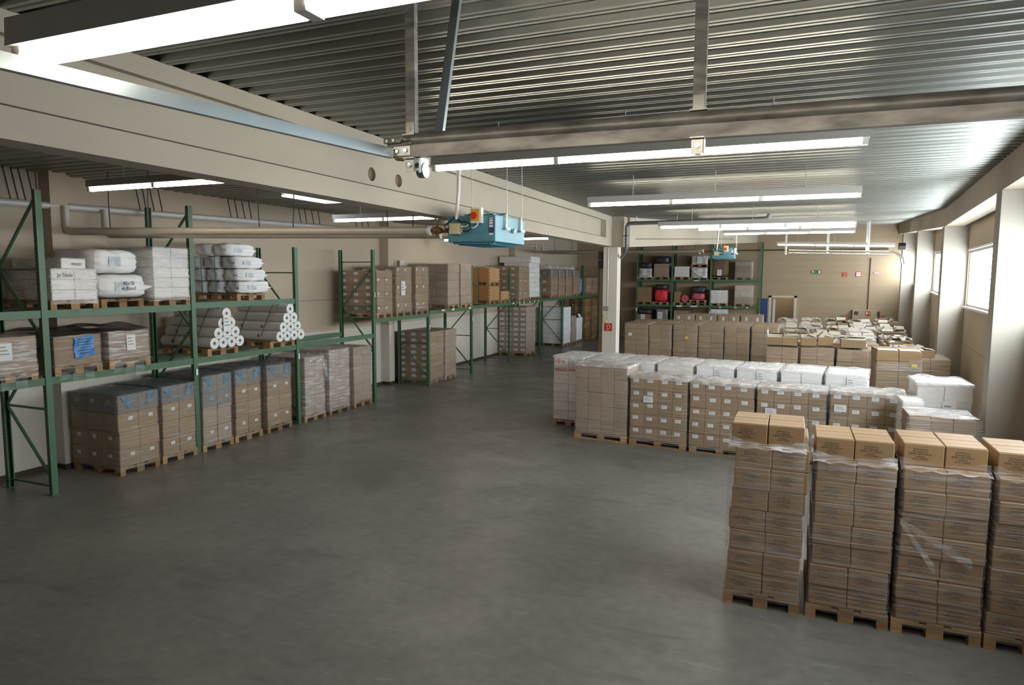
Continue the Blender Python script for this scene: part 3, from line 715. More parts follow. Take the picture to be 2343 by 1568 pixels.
# loads beyond, upper beams
G3 = 'wrapped carton loads on the long rack top level'
def A(lab, y0, y1, z, h, n, m='tan', film='mid', nx=2, ny=3, **kw):
    return ll(lab, y0, y1, z, [(h / n, nx, ny, m)] * n, film=(film,), slab=(.13, .07, .25, .6), lab=(.07, .06, -.3, .7, 'paper', lambda li: li % 2 == 0), group=G3, **kw)
A('brown carton load with uneven top behind the braced frame, fourth rack bay', 16.02, 16.80, 2.342, 1.18, 6, 'brown')
A('brown carton load with a white paper, middle of three on the low-set beam', 17.02, 17.88, 2.342, 1.30, 5, 'brown')
root = [o for o in bpy.data.objects if o.get('label', '').startswith('brown carton load with a white paper, middle')][0]
sheet(root, .22, .42, -.1, -.625, .82)
A('brown carton load against the short rack upright, last of three', 18.12, 18.9, 2.342, 1.33, 5, 'brown')
ll('pale carton load with paper at top, first of two in the fifth bay', 20.22, 21.05, 2.432, [(.272, 2, 3, 'pink')] * 5, d=1.5, film=('mid',), group=G3)
ll('pale carton load beside the sixth upright, second of two', 21.16, 22.02, 2.432, [(.275, 2, 3, 'pink')] * 5, d=1.5, film=('mid',), group=G3)
def crate(lab, y0, y1, z, h):
    root = thing('strapped_bundle', lab, 'wooden bundle', (XF + .1 - .6, (y0 + y1) / 2, z), R(90), 'orange strapped bundles on the long rack'); w_ = y1 - y0
    link('pallet', pallet_mesh(.95, 1.2), root)
    mb = MB(); mb.box(-w_ / 2, w_ / 2, -.57, .58, .147, .147 + h); mb.build('bundle_core', M['crate'], root)
    n = max(4, int(h / .06)); e = MB()
    for r_ in range(n):
        for c_ in range(5):
            x0 = -w_ / 2 + (c_ + (.5 if r_ % 2 else 0)) * w_ / 5.5
            e.box(x0 + .01, x0 + w_ / 5.5 - .02, -.60, -.572, .147 + r_ * h / n + .01, .147 + (r_ + 1) * h / n - .012)
    e.build('slat_ends', M['crateend'], root)
    s_ = MB()
    for yy in (-.15, .2): s_.box(-w_ / 2 - .006, w_ / 2 + .006, yy - .02, yy + .02, .147, .147 + h + .006)
    s_.build('strap', M['strap'], root)
crate('orange wooden bundle with slatted end, lower one of the double pile', 23.5, 24.5, 2.472, .54)
crate('orange wooden bundle with slatted end, upper one of the double pile', 23.5, 24.5, 3.172, .52)
crate('single low orange wooden bundle beside the double pile', 24.6, 25.5, 2.472, .33)
o = thing('carton', 'big plain brown carton standing behind the low orange bundle', 'carton', (-11.6, 25.1, 2.955 + .02), R(90))
link('carton_body', carton_mesh(.8, .5, .95, 'pink'), o)
A('brown carton load with label strips, beside the tall leaning white load', 26.62, 27.72, 2.492, 1.34, 5, 'tan', 'mid')
root, zt = ll('tall leaning white carton load, highest on the long rack', 27.86, 29.12, 2.492, [(.215, 2, 3, 'white')] * 7, film=('mid',), lean=-.012, group=G3)
put_cartons(root, 1.15, 1.5, zt + .005, [(.27, 1, 3, 'white')], yoff=.14)
for i, (y0, y1) in enumerate(((30.72, 31.66), (31.88, 32.76), (33.05, 34.0), (34.3, 35.35))):
    root, zt = ll('brown carton load with peaked clear hood, %s of four past the eighth upright' % ORD[i], y0, y1, 2.522, [(.40, 2, 2, 'tan')] * 3, film=('mid',), slab=(.14, .09, .1, .6), group=G3)
    hood(root, y1 - y0, 1.2, zt - .34, zt + .01, 'grey')
    q = bumpy_block((y1 - y0) * .55, .5, .24, k=2.5, n=6, amp=.04, taper=.5); q.build('hood_peak', F['top'], root, (0, -.25, zt + .03))
A('red-brown carton load beyond the last but one upright', 36.75, 37.7, 2.552, .8, 2, 'tan')
A('red-brown carton load nearest the far corner of the long rack', 38.0, 39.1, 2.552, .8, 2, 'rust')
o = thing('plastic_bale', 'blue plastic bale lying before the last tall upright', 'bale', (-11.2, 35.82, 2.54), R(90)); bumpy_block(.34, .9, 1.0, k=4, amp=.05).build('bale_body', mat('blue_grey_plastic', (.16, .24, .36), .3, noise=.3, bump=.6), o)

# ------------------------------------------------------------------ far rack loads
G4 = 'goods on the far rack'
def fr(lab, x0, x1, z, layers, d=1.1, film=('mid',), **kw):
    return load(lab, (x0 + x1) / 2, 38.64 + d / 2, z, x1 - x0, d, layers, film=film, pw=.92, group=G4, **kw)
def soft(root, w, d, z, h, m, name='wrapped_goods', k=6, y=0, x=0):
    return bumpy_block(w, d, h, k=k, amp=.02).build(name, M[m] if isinstance(m, str) and m in M else F[m], root, (x, y, z))
def fsheet(r, w, h, x, z, yy=-.60): sheet(r, w, h, x, yy, z)
ZA, ZB, ZCC = 3.441, 2.021, .751
r, zt = fr('half brown half black wrapped load, first on the top shelf of far rack', -8.18, -7.5, ZA, [(.45, 2, 2, 'tan')], film=('top',)); soft(r, .7, 1.0, zt + .02, .32, 'blackbag'); fsheet(r, .24, .34, -.05, .4)
r, zt = fr('tall brown carton load with black wrapped top, second on the top shelf of far rack', -7.36, -6.54, ZA, [(.72, 2, 2, 'tan')], film=('light',)); soft(r, .85, 1.0, zt + .02, .42, 'blackbag')
fr('plain white carton load on the top shelf of far rack', -6.22, -5.42, ZA, [(.19, 2, 3, 'white')] * 3, film=('light',))
r, zt = fr('double-decked wrapped load with paper sheets on the top shelf of far rack', -5.28, -4.46, ZA, [(.5, 1, 1, 'tan')], film=('top',)); fsheet(r, .24, .3, 0, .42)
link('pallet', pallet_mesh(.92, 1.1), r, (0, 0, zt + .05)); link('carton', carton_mesh(.82, 1.0, .42, 'pink'), r, (0, 0, zt + .2)); film_shell(.82, 1.0, zt + .18, zt + .64, e=.02, jit=.015).build('stretch_film', F['top'], r); fsheet(r, .24, .32, 0, zt + .42)
o = thing('wrapped_bale', 'dark brown rounded bale with white paper under the second heater', 'bale', (-3.82, 39.2, ZA), 0, G4); link('pallet', pallet_mesh(.92, 1.1), o); soft(o, .98, 1.1, .15, .98, 'core', 'bale_body', 5); sheet(o, .24, .32, .02, -.58, .38)
r, zt = fr('load with brown middle band under loose film and two cartons on top, far rack', -3.0, -2.08, ZA, [(.27, 2, 2, 'pink'), (.33, 2, 2, 'tan'), (.22, 2, 2, 'inside')], film=('grey',)); 
# middle shelf
r, zt = fr('brown carton load with stacked odd cartons on the middle shelf of far rack', -8.28, -7.5, ZB, [(.40, 1, 2, 'tan'), (.42, 2, 2, 'tan')], film=None)
o = thing('wrapped_load', 'bright red wrapped load with black top, middle shelf of far rack', 'pallet load', (-6.95, 39.2, ZB), 0, G4); link('pallet', pallet_mesh(.88, 1.1), o); soft(o, .74, 1.0, .15, .70, 'redbag', 'red_goods'); soft(o, .70, .98, .86, .26, 'blackbag', 'black_cover')
plt_on('pallet holding the red roll and upright carton, middle shelf of far rack', -5.81, 39.2, ZB, .88, 1.1, 0, G4)
o = thing('carton', 'narrow upright brown carton beside the red roll, far rack', 'carton', (-6.04, 39.0, ZB + .146), 0, G4); link('carton_body', carton_mesh(.34, .6, .6, 'tan'), o)
o = thing('red_roll', 'round red roll with dark core on the middle shelf of far rack', 'roll', (-5.62, 38.72, ZB + .146 + .205), 0, G4)
MB().tube([(0, 0, 0), (0, .7, 0)], .2, 24).build('roll_body', M['pinkbag'], o); MB().tube([(0, -.006, 0), (0, .0, 0)], .045, 12).build('core', M['core'], o)
o = thing('wrapped_load', 'pink and black bagged load on two pallets, middle shelf of far rack', 'pallet load', (-4.91, 39.2, ZB), 0, G4); link('pallet', pallet_mesh(.9, 1.1), o); link('pallet', pallet_mesh(.9, 1.1), o, (0, 0, .15)); soft(o, .72, .95, .30, .38, 'pinkbag', 'pink_goods'); soft(o, .78, .98, .68, .36, 'blackbag', 'black_cover')
r, zt = fr('white carton load with dark cover on the middle shelf of far rack', -4.22, -3.34, ZB, [(.175, 3, 3, 'white')] * 4, film=('light',)); grid_sheet(6, 6, lambda u, v: (-.4 + u * .95, -.55 + v * 1.1, zt + .03 + .04 * math.sin(u * 7))).build('dark_cover', M['blackbag'], r)
fr('high pale brown carton load on the middle shelf of far rack, beside blue door', -2.98, -2.06, ZB, [(.33, 2, 2, 'pink'), (.36, 3, 2, 'inside'), (.28, 2, 2, 'inside')], film=('light',))
# lowest shelf, only the tops show over the cartons before it
r, zt = fr('brown load covered with black plastic, lowest shelf of far rack', -8.25, -7.5, ZCC, [(.55, 1, 1, 'tan')], film=None); soft(r, .9, 1.05, zt + .01, .28, 'blackbag'); fsheet(r, .24, .3, -.05, .55, -.57)
r, zt = fr('slim wrapped brown load with paper, lowest shelf of far rack', -7.15, -6.55, ZCC, [(.85, 1, 1, 'pink')], film=('grey',)); fsheet(r, .28, .4, -.1, .65)
r, zt = fr('plain brown carton load, lowest shelf of far rack', -6.2, -5.4, ZCC, [(.42, 1, 1, 'tan'), (.40, 1, 1, 'tan')], film=None)
r, zt = fr('white carton load, lowest shelf of far rack', -4.2, -3.35, ZCC, [(.31, 3, 2, 'white')] * 3, film=('light',))

# ------------------------------------------------------------------ the stacks on the open floor
TXT = text_mesh('VAP Inkett/Karton\nPE-Seitenfaltensack\n450/380 x 1200 x 0,020 mm\ntransparent\nArt. Nr. 12304432', .025, 'print', shear=.15)
TXT.transform(Matrix.Diagonal((.68, 1, 1, 1)))
GR = 'printed carton stacks in the near row by the window wall'
for i, (x0, x1) in enumerate(((-.56, .165), (.262, .985), (1.048, 1.765), (1.825, 2.55))):
    w = x1 - x0
    lab = 'tall stack of printed brown cartons in film, %s in the near row' % ['end one', 'second', 'third', 'last by the wall'][i]
    ht = [.2286, .219, .2195, .218][i]
    root, zt = load(lab, (x0 + x1) / 2, 7.42 + .6, 0, w, 1.2, [(ht, 2, 2, 'tan')] * 7, film=('light',), text=TXT, jit=.006, lean=.008 if i == 0 else .003, pw=.76, ftop=.146 + ht * 7 + .01, group=GR)
    put_cartons(root, w - .01, .66, zt + .002, [(ht, 2, 2, 'tan')], text=TXT, yoff=-.6 + .33 + (.06 if i < 2 else .11), jit=.004)
    # film drawn up over the step below the top layer
    grid_sheet(14, 6, lambda u, v: (-w / 2 - .015 + u * (w + .04), -.622 + (.075 if i < 2 else .118) * min(1, v * 2) - .012 * math.sin(u * 17) * v * (1 - v), zt - .02 + .10 * v - .05 * math.sin(u * 3.1) * v + .01 * math.sin(u * 23))).build('film_edge', F['heavy'] if i < 2 else F['mid'], root)
    if i == 2:
        for k in range(2): grid_sheet(10, 2, lambda u, v: (-.36 + u * (.62 - .3 * k), -.632 - .004 * v, 1.16 - u * (.36 + .1 * k) + (v - .5) * .05 * (1 + u))).build('film_strand', F['heavy'], root)
GB = 'brown carton loads in the long middle row'
stamp = text_mesh('*', .05, 'print')
for i, (x0, x1, yf, h, m) in enumerate(((-4.34, -3.15, 14.02, 1.49, 'pink'), (-3.10, -1.89, 13.88, 1.31, 'brown'), (-1.86, -.62, 13.75, 1.29, 'brown'), (-.58, .65, 13.63, 1.28, 'brown'), (.68, 1.89, 13.5, 1.30, 'brown'))):
    w = x1 - x0; rz = -.09
    lab = ['taller brown carton load without stickers, end of the middle row', 'labelled brown carton load, second in the middle row, square paper at its upper half', 'labelled brown carton load, third in the middle row, behind the near stacks', 'labelled brown carton load, fourth in the middle row, paper below its top', 'labelled brown carton load, fifth in the middle row, paper at its upper corner'][i]
    kw = dict(text=None) if i else dict(text=stamp)
    root, zt = load(lab, (x0 + x1) / 2 + .036, yf + .41, 0, w - .02, .8, [(h / 5, 4, 2, m)] * 5, rz=rz, film=('mid' if i == 0 else 'light',), lab=None if i == 0 else (.115, .07, -.08, .70, 'paper'), pw=1.2, pd=.8, group=GB, **kw)
    film_shell(w - .02, .8, zt - .04, zt + .02, e=.022, topjit=.024).build('top_film', F['top'], root)
    if i in (1, 3, 4): sheet(root, .2, .13, *((-.2, -.43, 1.0) if i == 1 else (-.35, -.43, .98) if i == 3 else (-.42, -.43, 1.16)))
GW = 'white carton loads in the row behind the brown middle row'
wx = [-5.24, -4.40, -3.57, -2.74, -1.90, -1.06, -.21, .61, 1.42]
for i in range(8):
    x0, x1 = wx[i], wx[i + 1]; yf = 15.1 - .112 * (x0 + 5.24)
    lab = 'white wrapped carton load, %s in the white row' % ['end one with red handwriting', 'second', 'third', 'fourth', 'fifth', 'sixth', 'seventh', 'last one nearest the window wall'][i]
    root, zt = load(lab, (x0 + x1) / 2 + .06, yf + .62, 0, x1 - x0 - .075, 1.2, [(.214, 2, 3, 'whitebright' if i > 3 else 'white')] * 7, rz=-.105, film=('light',), group=GW, pw=.79)
    film_shell(x1 - x0 - .075, 1.2, zt - .03, zt + .02, e=.022, topjit=.02).build('top_film', F['top'], root)
    if i in (0, 2, 4, 5, 7): sheet(root, .16, .24, .12 if i == 0 else .08, -.62, zt - .15)
    if i == 0:
        link('handwriting', text_mesh('10 x', .15, 'redink'), root, (-.22, -.621, zt - .15)); link('handwriting', text_mesh('RECKLINGH', .115, 'redink'), root, (-.02, -.621, zt - .34))
        mb = MB()
        for k in range(6): mb.box(.06 + k * .02, .06 + k * .02 + .012, -.6235, -.622, zt - .255, zt - .235)
        mb.build('barcode', M['ink'], root)
# pile by the window wall
root, zt = load('pale wrapped two-layer carton load with barcode sheet, by the window wall', 2.40, 13.62, 0, .80, .9, [(.40, 1, 1, 'pink'), (.40, 1, 1, 'pink'), (.40, 2, 2, 'white'), (.40, 2, 2, 'white')], film=('mid',), pw=.8, group=None)
film_shell(.80, .9, zt - .03, zt + .02, e=.024, topjit=.03).build('top_film', F['top'], root)
sheet(root, .2, .36, .08, -.475, zt - .46); mb = MB()
for k in range(7): mb.box(.0 + k * .022, .0 + k * .022 + .013, -.479, -.4775, zt - .61, zt - .575)
mb.build('barcode', M['ink'], root)
root, zt = load('brown load draped in clear film below the barcode load, near the wall column', 2.13, 12.05, 0, .86, .8, [(.34, 4, 2, 'brown')] * 3 + [(.27, 3, 2, 'brown')], film=('mid',), lab=(.1, .09, 0, .55, 'paper', lambda li: li == 2), pw=.9, pd=.8)
grid_sheet(12, 8, lambda u, v: (-.46 + u * .95 + (u - .5) * .1 * (1 - v), -.42 - .10 * (1 - v) ** 2 - .012 * math.sin(u * 13), zt - .40 + v * .40 + .01 * math.sin(u * 9))).build('draped_film', F['mid'], root)
grid_sheet(8, 6, lambda u, v: (-.44 + u * .9, -.41 + v * .82, zt + .02 + .008 * math.sin(u * 8 + v * 5))).build('cover_sheet', F['top'], root)
root, zt = load('low white wrapped load squeezed beside the end of the middle row', 1.86, 12.85, 0, .30, .6, [(.38, 1, 1, 'white')] * 3 + [(.24, 1, 1, 'white')], film=('heavy',), pw=.4, pd=.6)

# brown stacks towards the far wall
def open_carton(label, x, y, z, w, d, h, rz, m, angs, group):
    root = thing('open_carton', label, 'carton', (x, y, z), rz, group); t = .006
    mb = MB(); mb.box(-w / 2, w / 2, -d / 2, -d / 2 + t, 0, h); mb.box(-w / 2, w / 2, d / 2 - t, d / 2, 0, h); mb.box(-w / 2, -w / 2 + t, -d / 2 + t, d / 2 - t, 0, h); mb.box(w / 2 - t, w / 2, -d / 2 + t, d / 2 - t, 0, h); mb.box(-w / 2, w / 2, -d / 2, d / 2, 0, t)
    mb.build('carton_body', M[m], root)
    for k, a in enumerate(angs):
        if a is None: continue
        ln = (d if k < 2 else w) * .49; c, s_ = math.cos(a) * ln, math.sin(a) * ln; q = MB()
        # a: 0 closed flat, pi/2 upright
        if k == 0: P = [(-w / 2, -d / 2, h), (w / 2, -d / 2, h), (w / 2, -d / 2 + c, h + s_), (-w / 2, -d / 2 + c, h + s_)]
        elif k == 1: P = [(-w / 2, d / 2, h), (w / 2, d / 2, h), (w / 2, d / 2 - c, h + s_), (-w / 2, d / 2 - c, h + s_)]
        elif k == 2: P = [(-w / 2, -d / 2, h), (-w / 2, d / 2, h), (-w / 2 + c, d / 2, h + s_), (-w / 2 + c, -d / 2, h + s_)]
        else: P = [(w / 2, -d / 2, h), (w / 2, d / 2, h), (w / 2 - c, d / 2, h + s_), (w / 2 - c, -d / 2, h + s_)]
        P = [Vector(p) + Vector((0, 0, .002 + .003 * k)) for p in P]; n = (P[1] - P[0]).cross(P[3] - P[0]).normalized() * .003
        q.add([p - n for p in P] + [p + n for p in P], [(0, 1, 2, 3), (4, 5, 6, 7), (0, 1, 5, 4), (1, 2, 6, 5), (2, 3, 7, 6), (3, 0, 4, 7)])
        q.build('flap', M['inside'], root)
    return root
GC = 'brown carton stacks in the block before the far wall'
cx = [(-5.56, -4.72), (-4.68, -3.90), (-3.84, -3.02), (-2.98, -2.16), (-2.12, -1.32), (-1.26, -.44)]
for i, (x0, x1) in enumerate(cx):
    nl = [9, 4, 9, 9, 9, 9][i]; zt_ = [1.74, 1.72, 1.75, 1.74, 1.74, 1.75][i]
    root, zt = load('brown carton stack, %s from the column in the front row of the far block' % ORD[i], (x0 + x1) / 2, 24.6, 0, x1 - x0, 1.2, [(zt_ / nl, 2, 2, 'brown')] * nl, film=('mid',), pw=.8, group=GC)
    if i == 0: sheet(root, .13, .1, -.22, -.62, 1.5)
    if i == 2: sheet(root, .11, .08, .05, -.62, 1.45, 'yellowtag', 0, 'yellow_sticker')
    load('brown carton stack, %s from the column in the second row of the far block' % ORD[i], (x0 + x1) / 2 + .02, 25.95, 0, x1 - x0, 1.2, [(.87, 1, 1, 'brown'), (.44, 2, 2, 'brown'), (.44, 2, 2, 'brown')], film=('light',), pw=.8, group=GC)
for i, x in enumerate((-4.5, -3.55, -2.6, -1.65)):
    load('brown load with white stickers, %s in the row seen below the far rack' % ORD[i], x, 31.6, 0, .90, 1.2, [(.68, 1, 1, 'brown'), (.68, 1, 1, 'brown'), (.40, 2, 2, 'brown')], film=('light',), lab=(.09, .14, 0, .6, 'paper', lambda li: li == 2), pw=.88, group='stickered loads in the row below the far rack')
for i, (x0, x1, n, h) in enumerate(((-.63, .15, 5, 1.52), (.23, 1.03, 5, 1.54), (1.10, 1.83, 5, 1.52))):
    root, zt = load('film-wrapped brown stack with open cartons on top, %s behind the white row' % ORD[i], (x0 + x1) / 2, 20.1, 0, x1 - x0, 1.2, [(h / n, 2, 2, 'brown')] * n, film=('mid',), pw=.78, group=GC)
    sheet_ = [((-.2, .3), (.20, .3), (-.18, -.28), (.2, -.28)), ((-.22, -.3), (.2, -.05)), ((.02, -.25), (.05, .3))][i]
    for k, (dx, dy) in enumerate(sheet_):
        open_carton('open carton, %s on the %s wrapped brown stack behind the white row' % (ORD[k], ORD[i]), (x0 + x1) / 2 + dx, 20.1 + dy, zt + .05, .37 if i < 2 else .58, .5, .21, rnd(-.05, .05), 'brown', (rnd(.05, .3), rnd(.0, .25), rnd(.1, 1.9), rnd(-.6, .5)), 'open cartons on the stacks behind the white row')
root, zt = load('tall brown stack with yellow stickers and bright top cartons, behind the white row', 2.20, 17.6, 0, .87, 1.2, [(.222, 2, 2, 'brown')] * 8, film=('mid',), pw=.86, ftop=1.70)
sheet(root, .11, .07, .3, -.625, 1.62, 'yellowtag', 0, 'yellow_sticker'); sheet(root, .11, .07, -.1, -.625, 1.06, 'yellowtag', 0, 'yellow_sticker')
grid_sheet(10, 6, lambda u, v: (-.45 + u * .9, -.625 - .008 * math.sin(u * 9), 1.48 + v * (.08 + .2 * u) + .01 * math.sin(u * 17))).build('film_edge', F['mid'], root)
for k, (dx, dy) in enumerate(((-.215, -.3), (.215, -.3))):
    for f_ in range(2):
        grid_sheet(1, 1, lambda u, v: (dx - .2 + u * .4, dy - .27 + .28 * f_ + v * .26, zt + .008 + .02 * (v if f_ == 0 else 1 - v))).build('flap', M['inside'], root)
load('dark brown stack in the gap between tall stack and wall column', 3.02, 18.9, 0, .80, 1.2, [(.25, 2, 2, 'brown')] * 6, film=('mid',), pw=.8)
open_carton('open carton on the dark stack beside the wall column', 2.9, 18.75, 1.66, .42, .5, .16, .1, 'brown', (.1, .1, .5, .2), None)
rows = [21.75, 23.35, 24.95, 26.55, 28.15, 29.75, 31.5, 33.1, 34.7, 36.3]
for ri, y in enumerate(rows):
    xmin = .43 if ri in (1, 2) else -.4 if ri < 5 else -.75; xmax = xr(y) - (.1 if 0 < ri else .15)
    n = int((xmax - xmin) / .9); wst = (xmax - xmin) / n
    for k in range(n):
        x = xmin + wst * (k + .5); zt_ = 1.52 + rnd(-.04, .05)
        nth = n - 1 - k; where = '%s from window wall in %s row behind the white row' % (ORD[nth], ORD[ri])
        root, zt = load('brown carton stack %s' % where, x, y, 0, min(.84, wst - .06), 1.2, [((zt_ - .146) * .64, 1, 1, 'brown'), ((zt_ - .146) * .36, 2, 2, 'brown')], film=(random.choice(['light', 'mid', 'mid']),), pw=.8, group=GC)
        if random.random() < (.75 if ri < 3 else .38):
            for q in range(random.choice((1, 2))):
                open_carton('open carton, %s on stack %s' % (ORD[q], where), x + (-.2 if q == 0 else .21) + rnd(-.02, .02), y - .28 + rnd(-.06, .06), zt + .03, .38, .5, rnd(.04, .12), rnd(-.05, .05), 'brown',
                            (rnd(-.1, .5), rnd(-.1, .5), rnd(-.2, 1.3), rnd(-.2, 1.0)), 'open cartons on the block before the far wall')
        else:
            film_shell(min(.84, wst - .06), 1.2, zt - .03, zt + .02, e=.022, topjit=.035).build('top_film', F['top'], root)
            for q in (-1, 1):
                for e_ in (-1, 1):
                    if random.random() < .7:
                        rr, tl = rnd(.02, .14), rnd(-.04, .04)
                        grid_sheet(1, 1, lambda u, v: (q * .2 + (u - .5) * .34, -.3 + e_ * (.02 + v * .26), zt + .045 + rr * (1 - v) + tl * (u - .5))).build('flap', M['inside'], root)

# ------------------------------------------------------------------ lamps
def lamp(label, x0, x1, y, z, n=3, twin=False, hang=None, group='strip lamps under the ceiling', tilt=0):
    root = thing('strip_lamp', label, 'lamp', (x0, y, z), 0, group); ln = x1 - x0; t = ln / n
    root.rotation_euler = (0, tilt, 0)
    mb = MB(); w = .055 if not twin else .075; h = .105 if not twin else .12
    mb.prism([(-w, .035), (w, .035), (w * .92, .035 + h), (-w * .92, .035 + h)], lambda a, b, s_: (s_, a, b), -.03, ln + .03)
    mb.build('lamp_housing', M['housing' if not twin else 'lampw'], root)
    for k in range(n):
        for yy in ((0,) if not twin else (-.034, .034)):
            MB().tube([(k * t + .035, yy, -.005), ((k + 1) * t - .035, yy, -.005)], .024, 10).build('tube', M['tubenear' if twin else 'tube'], root)
        MB().box(k * t - .02, k * t + .032, -w * .7, w * .7, -.03, .034).build('lamp_socket', M['lampw'], root)
    MB().box(n * t - .032, n * t + .02, -w * .7, w * .7, -.03, .034).build('lamp_socket', M['lampw'], root)
    zt = hang if hang else zc(y)
    for f in (.18, .5, .82):
        b = MB(); zz = zt - z + .01
        b.tube([(ln * f, 0, .11), (ln * f, 0, zz)], .006, 6); b.tube([(ln * f - .06, 0, .11), (ln * f, 0, .2), (ln * f + .06, 0, .11)], .004, 5); b.build('hanger', M['galv'], root)
    return root
lamp('strip lamp with twin tubes, cut off by the picture above the diagonal rail', -3.20, 1.44, 2.06, 4.46, 3, True, ZC)
lamp('strip lamp hanging behind the galvanised cross rail', -4.07, .57, 7.36, 4.80)
lamp('strip lamp before the central column, third row of the hall', -3.46, .88, 11.96, 4.80)
lamp('strip lamp just past the grey drain pipe, longest of the far cluster', -3.27, 1.25, 17.78, 4.80)
lamp('strip lamp in the middle of the far cluster', -2.98, 1.62, 22.95, 5.08)
lamp('strip lamp lowest of the far cluster, before the track hangers', -2.56, 1.89, 27.05, 5.17)
lamp('strip lamp between the door tracks near the far wall', -.78, 3.85, 33.0, 5.03, tilt=.026)
lamp('strip lamp in the long rack aisle above the white boxes', -10.0, -5.93, 7.26, 4.80)
lamp('strip lamp in the long rack aisle behind the blue heater', -10.05, -6.0, 13.32, 4.80)
lamp('strip lamp in the long rack aisle, small one past the heater', -11.6, -7.62, 21.6, 4.80)

# ------------------------------------------------------------------ pipes and heaters
root = thing('wall_pipe', 'long grey heating pipe hung along the wall behind the rack', 'pipe', (-12.08, -5, 4.69))
MB().tube([(0, 0, -.05), (0, 12.2, 0), (0, 22, .2), (0, 44, .45)], .062, 14).build('pipe_run', M['pipew'], root)
for ys in ((7.37, 7.49, 7.61, 7.75), (9.8, 9.94, 10.12, 10.31), (12.17, 12.37, 12.6, 12.81), (14.59, 14.81, 15.1, 15.36), (17.05, 17.36, 17.68)):
    for k, y in enumerate(ys):
        b = MB(); b.tube([(0, y + 5, .05 + max(0, y - 7) * .02), (.01 if k % 2 else 0, y + 4.9, ZC - 4.69 + .01)], .012, 6); b.build('hanger', M['black'], root)
def supply(name, label, a, b, gap, z1):
    o = thing(name, label, 'pipe', a); A_ = Vector((0, 0, 0)); B_ = Vector(b) - Vector(a); up = z1 - a[2]
    r = .066
    MB().tube([(-.0, 0, up), (0, 0, .11), (.03, .003, .03), (.11, .011, 0)] + [A_.lerp(B_, t) for t in (.1, .5, 1)], r, 14).build('pipe_run', M['pipe'], o)
    n = Vector((0, gap, 0))
    MB().tube([n + Vector((0, 0, up)), n + Vector((0, 0, .11)), n + Vector((.03, 0, .03)), n + Vector((.11, .01, -.012))] + [n + A_.lerp(B_, t) + Vector((0, 0, -.012)) for t in (.1, .5, .97)], r, 14).build('return_pipe', M['pipe'], o)
    MB().tube([B_ + Vector((-.02, 0, 0)), B_ + Vector((.03, 0, 0))], .075, 14).build('pipe_collar', M['lampw'], o)
    q = MB(); q.tube([B_ + Vector((.03, 0, 0)), B_ + Vector((.30, .02, -.01))], [.028] * 2, 10); q.tube([B_ + Vector((.07, 0, 0)), B_ + Vector((.10, 0, 0)), B_ + Vector((.14, 0, 0)), B_ + Vector((.2, 0, 0))], [.05, .06, .055, .045], 10); q.tube([B_ + Vector((.13, 0, -.09)), B_ + Vector((.13, 0, .08))], .022, 8); q.build('valve', M['brass'], o)
    for t in (.14, .26, .57, .66, .9, .96):
        p = A_.lerp(B_, t); s_ = Vector((.03 * math.sin(t * 40), 0, 0)); zz = zc(a[1] + p.y) - a[2] + .01; b_ = MB()
        if p.x + a[0] > -5.75 and zz < 1.3: zz = zc(a[1] + p.y) - a[2]
        b_.tube([p + Vector((0, 0, .06)), p + s_ + Vector((0, 0, zz * .5)), Vector((p.x, p.y, zz))], .009, 6); b_.build('hanger', M['black'], o)
    return o
supply('heating_pipe', 'pale heating pipe crossing from the wall to the near blue heater', (-12.0, 8.22, 4.27), (-5.16, 9.16, 4.20), .75, 4.72)
supply('heating_pipe', 'pale heating pipe crossing behind the column to the far blue heater', (-12.0, 32.0, 4.77), (-3.35, 27.6, 4.56), .9, 5.15)
